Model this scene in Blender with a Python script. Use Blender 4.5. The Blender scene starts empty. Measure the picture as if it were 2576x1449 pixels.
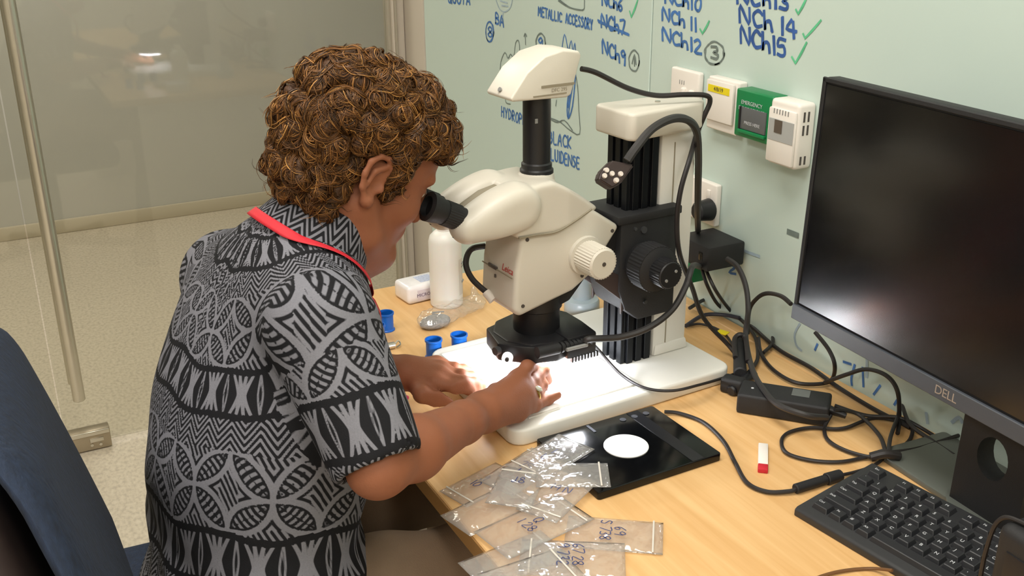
import bpy, bmesh, math, random
import numpy as np
from mathutils import Vector, Matrix
R = math.radians
random.seed(7); rng = np.random.default_rng(7)
SC = bpy.context.scene; COL = SC.collection
# All positions below are metres with z = 0 on the desk top; everything is lifted by DESK at the end so the floor is z = 0.
DESK = 0.73
CAMH = 0.70          # lens above desk top
# ---------------------------------------------------------------- camera
IW, IH = 2576, 1449
FPX, PITCH, ROLL, YAW = 2629.0, 0.3762, -0.00725, 0.4786
def cam_axes():
    fw = np.array([math.sin(YAW)*math.cos(PITCH), math.cos(YAW)*math.cos(PITCH), -math.sin(PITCH)])
    r = np.array([math.cos(YAW), -math.sin(YAW), 0.0]); u = np.cross(r, fw)
    r2 = r*math.cos(ROLL)+u*math.sin(ROLL); u2 = -r*math.sin(ROLL)+u*math.cos(ROLL)
    return np.array([r2, u2, fw])
CM = cam_axes()
def _ray(x, y): return np.array([(x-IW/2)/FPX, -(y-IH/2)/FPX, 1.0]) @ CM
def PZ(x, y, z=0.0):
    d = _ray(x, y); t = (z-CAMH)/d[2]; return Vector((d[0]*t, d[1]*t, z))
def PX(x, y, X):
    d = _ray(x, y); t = X/d[0]; return Vector((X, d[1]*t, CAMH+d[2]*t))
def PY(x, y, Y):
    d = _ray(x, y); t = Y/d[1]; return Vector((d[0]*t, Y, CAMH+d[2]*t))
cd = bpy.data.cameras.new('camera'); cam = bpy.data.objects.new('camera', cd); COL.objects.link(cam)
cd.sensor_fit = 'HORIZONTAL'; cd.sensor_width = 36; cd.lens = FPX/IW*36; cd.clip_start = 0.02
cam.matrix_world = Matrix(((CM[0][0], CM[1][0], -CM[2][0], 0), (CM[0][1], CM[1][1], -CM[2][1], 0), (CM[0][2], CM[1][2], -CM[2][2], CAMH+DESK), (0, 0, 0, 1)))
SC.camera = cam
# ---------------------------------------------------------------- world, lamps, exposure
w = bpy.data.worlds.new('world'); SC.world = w; w.use_nodes = True
w.node_tree.nodes['Background'].inputs[0].default_value = (0.95, 0.97, 1.0, 1)
w.node_tree.nodes['Background'].inputs[1].default_value = 0.12
CEIL = 2.55-DESK
def area(name, loc, sx, sy, power, col=(1, .975, .935)):
    l = bpy.data.lights.new(name, 'AREA'); l.shape = 'RECTANGLE'; l.size = sx; l.size_y = sy; l.energy = power; l.color = col
    o = bpy.data.objects.new(name, l); COL.objects.link(o); o.location = (loc[0], loc[1], loc[2]+DESK); return o
PANELS = [(0.25, 0.85), (-1.15, 0.85), (0.25, -0.9), (-1.15, -0.9), (0.25, 3.75)]
for i, (x, y) in enumerate(PANELS):
    area('ceiling_lamp', (x, y, CEIL-0.02), 0.56, 1.12, 18 if y < 3 else 28)
SC.view_settings.view_transform = 'Standard'; SC.view_settings.look = 'None'
SC.view_settings.exposure = -0.43; SC.view_settings.gamma = 1; SC.view_settings.use_curve_mapping = False
# ---------------------------------------------------------------- materials
def lin(h):
    if isinstance(h, str): c = [int(h[i:i+2], 16)/255 for i in (0, 2, 4)]
    else: c = [v/255 for v in h]
    return tuple(v/12.92 if v <= .04045 else ((v+.055)/1.055)**2.4 for v in c)
def pm(name, col, rough=.5, metal=0, spec=.5, bump=0, bscale=200, var=0, vscale=8, trans=0, alpha=1, coat=0, emit=None, estr=0, sss=0, stretch=None):
    m = bpy.data.materials.new(name); m.use_nodes = True; nt = m.node_tree; b = nt.nodes['Principled BSDF']
    c = lin(col); b.inputs['Base Color'].default_value = (*c, 1)
    b.inputs['Roughness'].default_value = rough; b.inputs['Metallic'].default_value = metal
    b.inputs['Specular IOR Level'].default_value = spec; b.inputs['Coat Weight'].default_value = coat
    b.inputs['Transmission Weight'].default_value = trans; b.inputs['Alpha'].default_value = alpha
    if sss: b.inputs['Subsurface Weight'].default_value = sss; b.inputs['Subsurface Radius'].default_value = (.012, .004, .002); b.inputs['Subsurface Scale'].default_value = .6
    if emit: b.inputs['Emission Color'].default_value = (*lin(emit), 1); b.inputs['Emission Strength'].default_value = estr
    if var or bump:
        tc = nt.nodes.new('ShaderNodeTexCoord'); mp = nt.nodes.new('ShaderNodeMapping'); nt.links.new(tc.outputs['Object'], mp.inputs[0])
        if stretch: mp.inputs['Scale'].default_value = stretch
    if var:
        n = nt.nodes.new('ShaderNodeTexNoise'); n.inputs['Scale'].default_value = vscale; n.inputs['Detail'].default_value = 5
        nt.links.new(mp.outputs[0], n.inputs['Vector'])
        mr = nt.nodes.new('ShaderNodeMapRange'); mr.inputs[1].default_value = .3; mr.inputs[2].default_value = .7; mr.inputs[3].default_value = 1-var; mr.inputs[4].default_value = 1+var
        nt.links.new(n.outputs[0], mr.inputs[0])
        mx = nt.nodes.new('ShaderNodeVectorMath'); mx.operation = 'SCALE'; mx.inputs[0].default_value = c; nt.links.new(mr.outputs[0], mx.inputs['Scale'])
        nt.links.new(mx.outputs[0], b.inputs['Base Color'])
    if bump:
        n2 = nt.nodes.new('ShaderNodeTexNoise'); n2.inputs['Scale'].default_value = bscale; n2.inputs['Detail'].default_value = 3
        nt.links.new(mp.outputs[0], n2.inputs['Vector'])
        bp = nt.nodes.new('ShaderNodeBump'); bp.inputs['Strength'].default_value = bump; bp.inputs['Distance'].default_value = .002
        nt.links.new(n2.outputs[0], bp.inputs['Height']); nt.links.new(bp.outputs[0], b.inputs['Normal'])
    return m
M = {}
M['cream'] = pm('cream enamel', 'D3CDC0', .38, bump=.05, bscale=900, var=.02)
M['cream_white'] = pm('white stand plastic', 'DEDCD4', .42, var=.02)
M['tan_groove'] = pm('tan groove', '8F8672', .6)
M['black'] = pm('black plastic', '17171A', .42, bump=.05, bscale=700)
M['black_rough'] = pm('black matt plastic', '1B1B1D', .62, bump=.15, bscale=900)
M['black_gloss'] = pm('black gloss', '060709', .16, spec=.35)
M['anod'] = pm('black anodised metal', '1D1F23', .3, metal=.6)
M['darkgrey'] = pm('dark grey plastic', '3A3B3D', .5)
M['brownblack'] = pm('brown black rubber', '3A2E2C', .55)
M['silver'] = pm('brushed steel', 'D2CEC4', .3, metal=1)
M['silver_btn'] = pm('pale button', 'D9CFC6', .35)
M['white'] = pm('white plastic', 'EAE4DC', .35)
M['white_shine'] = pm('white insert', 'F6F6F4', .3)
M['cable'] = pm('cable rubber', '211D1D', .5)
M['cable_grey'] = pm('grey cable rubber', '2E2C2C', .5)
M['red_print'] = pm('red print', 'B83A34', .5)
M['grey_print'] = pm('grey print', '8C8C8A', .5)
M['white_print'] = pm('white print', 'C9CCD0', .5)
M['dark_print'] = pm('dark print', '4A4440', .5)
M['blue_ink'] = pm('blue marker ink', '4270AE', .6, var=.25, vscale=60)
M['navy_ink'] = pm('dark blue marker ink', '33589A', .6, var=.25, vscale=60)
M['green_ink'] = pm('green marker ink', '5FBF8E', .6, var=.2, vscale=60)
M['grey_ink'] = pm('grey marker ink', '6F7C78', .6, var=.2, vscale=60)
M['pale_ink'] = pm('pale wiped ink', '9FB3C0', .6, var=.15, vscale=60)
M['pen_ink'] = pm('pen ink', '38406A', .6)
M['yellow'] = pm('yellow label', 'E6D21C', .5)
M['green'] = pm('green plastic', '0F7A45', .4)
M['red'] = pm('red ribbon', 'C4202E', .6, bump=.3, bscale=1500)
M['blue_cup'] = pm('blue plastic', '0E5CB4', .35, sss=0)
M['led'] = pm('led', 'FFFFFF', .5, emit='F4F8FF', estr=190)
M['led_small'] = pm('small led dial', 'FFFFFF', .5, emit='FFFFFF', estr=1.6)
M['diffuser'] = pm('lamp diffuser', 'FFFFFF', .5, emit='FFF8EE', estr=6)
# ---------------------------------------------------------------- mesh helpers
class G:
    """collects shapes into one bmesh"""
    def __init__(s): s.bm = bmesh.new()
    def _xf(s, vs, mat):
        if mat is not None: bmesh.ops.transform(s.bm, matrix=mat, verts=vs)
    def box(s, c, size, r=0, seg=2, mat=None, rz=0):
        b = bmesh.new(); bmesh.ops.create_cube(b, size=1)
        bmesh.ops.scale(b, vec=size, verts=b.verts)
        if r: bmesh.ops.bevel(b, geom=b.edges[:], offset=r, segments=seg, affect='EDGES', clamp_overlap=True, profile=.5)
        m = Matrix.Translation(c) @ Matrix.Rotation(rz, 4, 'Z')
        if mat is not None: m = mat @ m
        bmesh.ops.transform(b, matrix=m, verts=b.verts); return s.merge(b)
    def merge(s, b):
        me = bpy.data.meshes.new('t'); b.to_mesh(me); b.free(); s.bm.from_mesh(me); bpy.data.meshes.remove(me); return s
    def prism(s, pts, d0, d1, axis='y', r=0, seg=2, mat=None, vert_r=0):
        """polygon pts (a,b) extruded from d0 to d1 along axis; axis y: (x,z), z: (x,y), x: (y,z)"""
        b = bmesh.new()
        f = {'y': lambda p, d: (p[0], d, p[1]), 'z': lambda p, d: (p[0], p[1], d), 'x': lambda p, d: (d, p[0], p[1])}[axis]
        A = [b.verts.new(f(p, d0)) for p in pts]; B = [b.verts.new(f(p, d1)) for p in pts]; n = len(pts)
        b.faces.new(A); b.faces.new(B[::-1])
        for i in range(n): b.faces.new((A[i], B[i], B[(i+1) % n], A[(i+1) % n]))
        bmesh.ops.recalc_face_normals(b, faces=b.faces)
        if vert_r:
            ed = [e for e in b.edges if any(v in A for v in e.verts) and any(v in B for v in e.verts)]
            bmesh.ops.bevel(b, geom=ed, offset=vert_r, segments=5, affect='EDGES', clamp_overlap=True, profile=.5)
        if r: bmesh.ops.bevel(b, geom=[e for e in b.edges if e.calc_face_angle(0) > .5], offset=r, segments=seg, affect='EDGES', clamp_overlap=True, profile=.5)
        if mat is not None: bmesh.ops.transform(b, matrix=mat, verts=b.verts)
        return s.merge(b)
    def lathe(s, prof, n=32, mat=None, cap=True):
        """prof (r,z) around z"""
        b = bmesh.new(); rings = []
        for r_, z in prof: rings.append([b.verts.new((r_*math.cos(2*math.pi*i/n), r_*math.sin(2*math.pi*i/n), z)) for i in range(n)])
        for a, c in zip(rings, rings[1:]):
            for i in range(n): b.faces.new((a[i], a[(i+1) % n], c[(i+1) % n], c[i]))
        if cap: b.faces.new(rings[0][::-1]); b.faces.new(rings[-1])
        bmesh.ops.recalc_face_normals(b, faces=b.faces)
        if mat is not None: bmesh.ops.transform(b, matrix=mat, verts=b.verts)
        return s.merge(b)
    def cyl(s, a, c, r1, r2=None, n=24, bev=0):
        a, c = Vector(a), Vector(c); d = c-a; L = d.length; r2 = r1 if r2 is None else r2
        m = Matrix.Translation(a) @ d.to_track_quat('Z', 'Y').to_matrix().to_4x4()
        p = [(r1, 0), (r2, L)] if not bev else [(r1-bev, 0), (r1, bev), (r2, L-bev), (r2-bev, L)]
        return s.lathe(p, n, m)
    def tube(s, pts, r, n=8, smooth=6, closed=False):
        P = catmull(pts, smooth) if smooth else [Vector(p) for p in pts]
        b = bmesh.new(); rings = []; up = Vector((0.13, .2, 1)).normalized(); prev = None
        for i, p in enumerate(P):
            t = (P[min(i+1, len(P)-1)]-P[max(i-1, 0)]).normalized()
            if prev is None: x = t.orthogonal().normalized()
            else: x = (prev-t*prev.dot(t)).normalized()
            prev = x; y = t.cross(x)
            rr = r(i/(len(P)-1)) if callable(r) else r
            rings.append([b.verts.new(p+rr*(math.cos(2*math.pi*k/n)*x+math.sin(2*math.pi*k/n)*y)) for k in range(n)])
        for a, c in zip(rings, rings[1:]):
            for k in range(n): b.faces.new((a[k], a[(k+1) % n], c[(k+1) % n], c[k]))
        b.faces.new(rings[0][::-1]); b.faces.new(rings[-1]); bmesh.ops.recalc_face_normals(b, faces=b.faces)
        return s.merge(b)
    def data(s, V, F):
        b = bmesh.new(); vs = [b.verts.new(v) for v in V]
        for f in F: b.faces.new([vs[i] for i in f])
        return s.merge(b)
def catmull(pts, k=6):
    P = [Vector(p) for p in pts]; out = []
    for i in range(len(P)-1):
        a, b, c, d = P[max(i-1, 0)], P[i], P[i+1], P[min(i+2, len(P)-1)]
        for j in range(k):
            t = j/k; out.append(.5*((2*b)+(c-a)*t+(2*a-5*b+4*c-d)*t*t+(3*b-3*c+d-a)*t**3))
    out.append(P[-1]); return out
def link(name, me, mat, parent=None):
    o = bpy.data.objects.new(name, me); COL.objects.link(o)
    if mat: me.materials.clear(); me.materials.append(M[mat] if isinstance(mat, str) else mat)
    if parent: o.parent = parent
    return o
def mk(name, g, mat, parent=None, smooth=35, world=False):
    """G -> object; world=True: verts are scene coordinates, moved into the parent's frame"""
    me = bpy.data.meshes.new(name)
    if parent is not None and world:
        inv = (Matrix.Translation(parent.location) @ Matrix.Rotation(parent.rotation_euler.z, 4, 'Z')).inverted()
        bmesh.ops.transform(g.bm, matrix=inv, verts=g.bm.verts)
    g.bm.to_mesh(me); g.bm.free()
    if smooth and len(me.polygons):
        me.shade_smooth(); me.set_sharp_from_angle(angle=R(smooth))
    return link(name, me, mat, parent)
def tag(o, label=None, cat=None, group=None, kind=None):
    for k, v in (('label', label), ('category', cat), ('group', group), ('kind', kind)):
        if v: o[k] = v
    return o
def thing(name, label, cat, loc=(0, 0, 0), rz=0, group=None):
    o = bpy.data.objects.new(name, None); COL.objects.link(o); o.location = loc; o.rotation_euler = (0, 0, rz); o.empty_display_size = .05
    return tag(o, label, cat, group)
def npmesh(name, V, F, mat, parent=None, smooth=True):
    me = bpy.data.meshes.new(name); V = np.asarray(V, np.float32); F = np.asarray(F, np.int32); k = F.shape[1]
    me.vertices.add(len(V)); me.vertices.foreach_set('co', V.ravel())
    me.loops.add(F.size); me.loops.foreach_set('vertex_index', F.ravel())
    me.polygons.add(len(F)); me.polygons.foreach_set('loop_start', np.arange(0, F.size, k, dtype=np.int32))
    me.update(calc_edges=True); me.validate()
    if smooth: me.shade_smooth()
    return link(name, me, mat, parent)
# ---------------------------------------------------------------- signed distance fields -> quads (surface nets)
class Field:
    def __init__(s, lo, hi, h):
        s.lo = np.array(lo, float); s.h = h; s.n = np.ceil((np.array(hi)-s.lo)/h).astype(int)+1
        s.D = np.full(s.n, .5, np.float32)
        s.ax = [s.lo[i]+h*np.arange(s.n[i]) for i in range(3)]
    def sl(s, lo, hi):
        a = np.clip(((np.array(lo)-s.lo)/s.h).astype(int), 0, s.n); b = np.clip(np.ceil((np.array(hi)-s.lo)/s.h).astype(int)+1, 0, s.n)
        S = tuple(slice(a[i], b[i]) for i in range(3))
        g = [s.ax[0][S[0]][:, None, None], s.ax[1][S[1]][None, :, None], s.ax[2][S[2]][None, None, :]]
        return S, g
    def op(s, fn, lo, hi, k, mode='u'):
        m = max(k*1.5, .02); S, g = s.sl(np.array(lo)-m, np.array(hi)+m)
        if any(x.stop <= x.start for x in S): return s
        d = fn(*g).astype(np.float32); D = s.D[S]
        if mode == 'u': hh = np.clip(.5+.5*(D-d)/k, 0, 1); s.D[S] = D*(1-hh)+d*hh-k*hh*(1-hh)
        else: d = -d; hh = np.clip(.5-.5*(D-d)/k, 0, 1); s.D[S] = D*(1-hh)+d*hh+k*hh*(1-hh)
        return s
    def cone(s, a, b, r1, r2=None, k=.01, mode='u', sq=None):
        a = np.array(a, float); b = np.array(b, float); r2 = r1 if r2 is None else r2; ba = b-a; L = max(ba@ba, 1e-9)
        def fn(X, Y, Z):
            px, py, pz = X-a[0], Y-a[1], Z-a[2]; t = np.clip((px*ba[0]+py*ba[1]+pz*ba[2])/L, 0, 1)
            return np.sqrt((px-t*ba[0])**2+(py-t*ba[1])**2+(pz-t*ba[2])**2)-(r1+(r2-r1)*t)
        rm = max(r1, r2); return s.op(fn, np.minimum(a, b)-rm, np.maximum(a, b)+rm, k, mode)
    def ball(s, c, r, k=.01, mode='u'): return s.cone(c, np.array(c)+1e-6, r, r, k, mode)
    def ell(s, c, rad, rot=None, k=.01, mode='u'):
        c = np.array(c, float); rad = np.array(rad, float); Q = np.eye(3) if rot is None else np.array(rot)
        def fn(X, Y, Z):
            p = [X-c[0], Y-c[1], Z-c[2]]
            q = [sum(Q[i][j]*p[j] for j in range(3)) for i in range(3)]
            k0 = np.sqrt(sum((q[i]/rad[i])**2 for i in range(3)))+1e-9; k1 = np.sqrt(sum((q[i]/rad[i]**2)**2 for i in range(3)))+1e-9
            return k0*(k0-1)/k1
        rm = rad.max(); return s.op(fn, c-rm, c+rm, k, mode)
    def cut(s, p, n):      # keep the side opposite to n
        p = np.array(p, float); n = np.array(n, float)/np.linalg.norm(n)
        d = (s.ax[0][:, None, None]-p[0])*n[0]+(s.ax[1][None, :, None]-p[1])*n[1]+(s.ax[2][None, None, :]-p[2])*n[2]
        s.D = np.maximum(s.D, d.astype(np.float32)); return s
    def mesh(s):
        D = s.D.copy()
        for ax in range(3):     # close at the border
            ix = [slice(None)]*3; ix[ax] = 0; D[tuple(ix)] = np.maximum(D[tuple(ix)], .3*s.h); ix[ax] = -1; D[tuple(ix)] = np.maximum(D[tuple(ix)], .3*s.h)
        I = D < 0; c = np.zeros(np.array(D.shape)-1, np.int8)
        for i in (0, 1):
            for j in (0, 1):
                for k in (0, 1): c += I[i:I.shape[0]-1+i, j:I.shape[1]-1+j, k:I.shape[2]-1+k]
        cells = np.argwhere((c > 0) & (c < 8)); vid = np.full(c.shape, -1, np.int32); vid[tuple(cells.T)] = np.arange(len(cells))
        acc = np.zeros((len(cells), 3)); cnt = np.zeros(len(cells))
        crn = [(i, j, k) for i in (0, 1) for j in (0, 1) for k in (0, 1)]
        val = {q: D[cells[:, 0]+q[0], cells[:, 1]+q[1], cells[:, 2]+q[2]] for q in crn}
        for q in crn:
            for ax in range(3):
                if q[ax]: continue
                q2 = list(q); q2[ax] = 1; q2 = tuple(q2); a, b = val[q], val[q2]; m = (a < 0) != (b < 0)
                t = np.where(m, a/np.where(m, a-b, 1), 0); p = np.tile(np.array(q, float), (len(cells), 1)); p[:, ax] = t
                acc[m] += p[m]; cnt[m] += 1
        V = s.lo+s.h*(cells+acc/np.maximum(cnt, 1)[:, None]); F = []
        for ax in range(3):
            a = [slice(None)]*3; b = [slice(None)]*3; a[ax] = slice(0, -1); b[ax] = slice(1, None)
            A, B = I[tuple(a)], I[tuple(b)]; e = np.argwhere(A != B); o1, o2 = (ax+1) % 3, (ax+2) % 3
            ok = (e[:, o1] > 0) & (e[:, o2] > 0) & (e[:, o1] < D.shape[o1]-1) & (e[:, o2] < D.shape[o2]-1); e = e[ok]
            flip = ~A[tuple(e.T)]
            def cid(d1, d2):
                q = e.copy(); q[:, o1] -= d1; q[:, o2] -= d2; return vid[tuple(q.T)]
            Q = np.stack([cid(1, 1), cid(0, 1), cid(0, 0), cid(1, 0)], 1); Q[flip] = Q[flip][:, ::-1]; F.append(Q)
        F = np.concatenate(F); F = F[(F >= 0).all(1)]
        return V, F
def relax(V, F, n=2, lam=.5):
    for _ in range(n):
        A = np.zeros_like(V); C = np.zeros(len(V))
        for i in range(4):
            np.add.at(A, F[:, i], V[F[:, (i+1) % 4]]+V[F[:, (i-1) % 4]]); np.add.at(C, F[:, i], 2)
        V = V*(1-lam)+lam*A/np.maximum(C, 1)[:, None]
    return V
# ---------------------------------------------------------------- handwriting
GL = {'N': [[(0, 0), (.02, 1), (.6, .05), (.62, 1)]], 'C': [[(.6, .85), (.35, 1), (.08, .7), (.05, .35), (.25, .02), (.6, .12)]], 'h': [[(0, 1.05), (.03, 0), (.1, .42), (.32, .55), (.45, .4), (.48, 0)]],
 '0': [[(.3, 1), (.05, .6), (.1, .1), (.35, 0), (.55, .4), (.5, .85), (.3, 1)]], '1': [[(.15, 1), (.17, 0)]], '2': [[(.05, .8), (.3, 1), (.5, .75), (.05, 0), (.6, .03)]], '3': [[(.05, .95), (.4, 1), (.45, .7), (.2, .52), (.5, .35), (.4, .03), (.02, .08)]],
 '4': [[(.3, 1), (.02, .4), (.6, .42)], [(.45, .9), (.45, 0)]], '5': [[(.55, 1), (.1, .97), (.06, .55), (.45, .6), (.5, .2), (.3, 0), (.02, .08)]], '6': [[(.45, 1), (.1, .6), (.05, .2), (.3, 0), (.5, .25), (.3, .45), (.08, .3)]],
 '7': [[(.02, .95), (.55, 1), (.2, 0)]], '8': [[(.3, .52), (.05, .75), (.3, 1), (.5, .78), (.3, .52), (.02, .25), (.3, 0), (.55, .25), (.3, .52)]], '9': [[(.5, .8), (.3, 1), (.05, .75), (.25, .52), (.5, .75), (.45, 0)]],
 'A': [[(0, 0), (.28, 1), (.55, 0)], [(.1, .38), (.45, .38)]], 'B': [[(.03, 0), (.05, 1), (.4, .9), (.42, .62), (.06, .52), (.5, .4), (.45, .05), (.03, 0)]], 'D': [[(.03, 0), (.05, 1), (.4, .85), (.52, .45), (.38, .1), (.03, 0)]],
 'E': [[(.5, 1), (.05, .97), (.03, .02), (.5, 0)], [(.05, .52), (.4, .52)]], 'F': [[(.5, 1), (.05, .97), (.03, 0)], [(.05, .52), (.4, .52)]], 'G': [[(.55, .85), (.3, 1), (.05, .6), (.1, .1), (.4, 0), (.55, .4), (.35, .4)]], 'H': [[(.03, 1), (.03, 0)], [(.5, 1), (.5, 0)], [(.03, .5), (.5, .5)]],
 'I': [[(.1, 1), (.1, 0)]], 'K': [[(.03, 1), (.03, 0)], [(.5, 1), (.05, .45), (.52, 0)]], 'L': [[(.05, 1), (.03, .02), (.48, 0)]], 'M': [[(0, 0), (.08, 1), (.32, .3), (.55, 1), (.62, 0)]], 'O': [[(.3, 1), (.03, .6), (.1, .1), (.35, 0), (.57, .4), (.5, .85), (.3, 1)]],
 'P': [[(.03, 0), (.05, 1), (.42, .9), (.45, .6), (.06, .48)]], 'R': [[(.03, 0), (.05, 1), (.42, .9), (.4, .6), (.06, .5), (.5, 0)]], 'S': [[(.5, .9), (.25, 1), (.08, .75), (.45, .4), (.35, .05), (.02, .08)]], 'T': [[(0, 1), (.55, .97)], [(.28, 1), (.28, 0)]],
 'U': [[(.03, 1), (.06, .2), (.28, 0), (.48, .2), (.5, 1)]], 'X': [[(0, 1), (.5, 0)], [(.5, 1), (0, 0)]], 'Y': [[(0, 1), (.27, .5), (.52, 1)], [(.27, .5), (.22, 0)]], 'Q': [[(.3, 1), (.03, .6), (.1, .1), (.35, 0), (.57, .4), (.5, .85), (.3, 1)], [(.35, .25), (.6, -.05)]],
 'J': [[(.45, 1), (.42, .15), (.2, 0), (.02, .2)]], ' ': [], '-': [[(.05, .5), (.4, .5)]], '/': [[(0, 0), (.4, 1)]]}
ADV = {'1': .4, 'I': .35, ' ': .35, 'M': .85, 'N': .8, 'C': .75, 'h': .65}
def text_strokes(txt, jit=.03):
    out = []; x = 0
    for ch in txt:
        for pl in GL[ch]: out.append([(x+u+random.uniform(-jit, jit), v+random.uniform(-jit, jit)) for u, v in pl])
        x += ADV.get(ch, .72)
    return out, max(x-.15, .3)
def ribbon(g, pts, wd, nrm, lift=0.0):
    """flat pen stroke of width wd through 3d points on a surface with normal nrm"""
    P = catmull(pts, 3) if len(pts) > 2 else [Vector(p) for p in pts]
    nrm = Vector(nrm); V = []; F = []
    for i, p in enumerate(P):
        t = (P[min(i+1, len(P)-1)]-P[max(i-1, 0)])
        t = t.normalized() if t.length > 1e-9 else Vector((0, 1, 0))
        s = nrm.cross(t).normalized()*wd/2; e = t*wd*.35*(-1 if i == 0 else 1 if i == len(P)-1 else 0)
        V += [p+s+e+nrm*lift, p-s+e+nrm*lift]
    for i in range(len(P)-1): F.append((2*i, 2*i+1, 2*i+3, 2*i+2))
    g.data(V, F)
def font_mesh(txt, size, name='lettering', shear=0, spacing=1.0, align='CENTER'):
    c = bpy.data.curves.new('t', 'FONT'); c.body = txt; c.size = size; c.align_x = align; c.align_y = 'CENTER'; c.shear = shear; c.space_character = spacing; c.extrude = size*.01; c.resolution_u = 3
    o = bpy.data.objects.new('t', c); COL.objects.link(o); dg = bpy.context.evaluated_depsgraph_get(); dg.update()
    me = bpy.data.meshes.new_from_object(o.evaluated_get(dg)); bpy.data.objects.remove(o); bpy.data.curves.remove(c); me.name = name
    return me
# ---------------------------------------------------------------- the room
WX = 1.0765; DY = 2.71; FL = -DESK
def floor_mat():
    m = pm('speckled vinyl', 'D2C6B2', .42); nt = m.node_tree; b = nt.nodes['Principled BSDF']
    tc = nt.nodes.new('ShaderNodeTexCoord'); mp = nt.nodes.new('ShaderNodeMapping'); mp.inputs['Scale'].default_value = (1.6, 1, 1); nt.links.new(tc.outputs['Object'], mp.inputs[0])
    n = nt.nodes.new('ShaderNodeTexNoise'); n.inputs['Scale'].default_value = 70; n.inputs['Detail'].default_value = 3; nt.links.new(mp.outputs[0], n.inputs['Vector'])
    cr = nt.nodes.new('ShaderNodeValToRGB'); e = cr.color_ramp.elements
    e[0].position = .33; e[0].color = (*lin('BEB2A0'), 1); e[1].position = .5; e[1].color = (*lin('CFC3AF'), 1)
    k = e.new(.72); k.color = (*lin('D9CEBB'), 1)
    nt.links.new(n.outputs[0], cr.inputs[0]); nt.links.new(cr.outputs[0], b.inputs['Base Color']); return m
M['floor'] = floor_mat()
M['plaster'] = pm('beige plaster', 'BDB6A6', .8, bump=.08, bscale=120, var=.03, vscale=3)
M['plaster_far'] = pm('corridor plaster', 'C3C2BC', .8, var=.03, vscale=2)
M['ceiling'] = pm('ceiling board', 'E4E2DA', .9, var=.02)
M['board'] = pm('pale green glass whiteboard', 'C5D6CE', .2, spec=.5, var=.012, vscale=2)
M['alu'] = pm('aluminium frame', 'B9B2A4', .35, metal=.5)
M['frame_paint'] = pm('beige frame paint', 'C6BDB0', .5)
M['gap'] = pm('joint shadow gap', '5F6C64', .8)
def facing_fresnel(nt, base=.04, normal=None):
    lw = nt.nodes.new('ShaderNodeLayerWeight'); lw.inputs[0].default_value = .5; p = nt.nodes.new('ShaderNodeMath'); p.operation = 'POWER'; p.inputs[1].default_value = 5; nt.links.new(lw.outputs['Facing'], p.inputs[0])
    m = nt.nodes.new('ShaderNodeMath'); m.operation = 'MULTIPLY_ADD'; m.inputs[1].default_value = 1-base; m.inputs[2].default_value = base; nt.links.new(p.outputs[0], m.inputs[0]); return m
def glass_mat(name, tint, ior=1.5, rough=.0):
    m = bpy.data.materials.new(name); m.use_nodes = True; nt = m.node_tree; nt.nodes.clear()
    o = nt.nodes.new('ShaderNodeOutputMaterial'); mx = nt.nodes.new('ShaderNodeMixShader'); t = nt.nodes.new('ShaderNodeBsdfTransparent'); g = nt.nodes.new('ShaderNodeBsdfGlossy'); f = facing_fresnel(nt)
    t.inputs[0].default_value = (*tint, 1); g.inputs['Roughness'].default_value = rough
    nt.links.new(f.outputs[0], mx.inputs[0]); nt.links.new(t.outputs[0], mx.inputs[1]); nt.links.new(g.outputs[0], mx.inputs[2]); nt.links.new(mx.outputs[0], o.inputs[0]); return m
M['glass'] = glass_mat('door glass', (.90, .90, .86), 1.5, .03)
def struct(name, g, mat, parent=None, label=None):
    o = mk(name, g, mat, parent)
    if parent is None: o['kind'] = 'structure'
    if label: o['label'] = label
    return o
struct('floor', G().box((-.45, 1.5, FL-.05), (5.1, 7.2, .1)), 'floor', label='cream speckled vinyl floor running through to the corridor')
struct('ceiling', G().box((-.45, 1.5, CEIL+.05), (5.1, 7.2, .1)), 'ceiling', label='white ceiling over the desk and corridor')
struct('wall_left', G().box((-2.25, 1.5, (CEIL+FL)/2), (.1, 7.2, CEIL-FL)), 'plaster', label='beige plaster side wall opposite the whiteboard')
struct('wall_rear', G().box((-.55, -1.75, (CEIL+FL)/2), (3.3, .1, CEIL-FL)), 'plaster', label='beige plaster wall behind the desk end')
struct('wall_far', G().box((-.2, 4.78, (CEIL+FL)/2), (4.4, .1, CEIL-FL)), 'plaster_far', label='pale corridor wall seen through the glass door')
struct('wall_corridor_end', G().box((1.95, 3.78, (CEIL+FL)/2), (.1, 2.1, CEIL-FL)), 'plaster_far', label='corridor end wall')
struct('baseboard_far', G().box((-.2, 4.722, FL+.03), (4.3, .016, .06), .004), pm('cove vinyl', 'C9BFAA', .5), label='vinyl cove skirting along the corridor wall')
wr = struct('wall_right', G().box((WX+.06, .55, (CEIL+FL)/2), (.1, 4.5, CEIL-FL)), 'plaster', label='wall faced with pale green glass writing panels')
wc = WX+.01
JY = 1.5385; LY = 2.555
pan1 = struct('glass_panel', G().box((WX+.004, (JY+LY)/2+.0008, .55), (.008, LY-JY-.0016, 2.5), .0015, 1), 'board', wr, 'pale green glass writing panel next to the door')
pan2 = struct('glass_panel', G().box((WX+.004, (JY-1.6)/2-.0008, .55), (.008, JY+1.6-.0016, 2.5), .0015, 1), 'board', wr, 'pale green glass writing panel carrying the wall switches')
struct('joint_strip', G().box((WX+.0068, JY, .55), (.006, .003, 2.5)), 'gap', wr)
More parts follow.
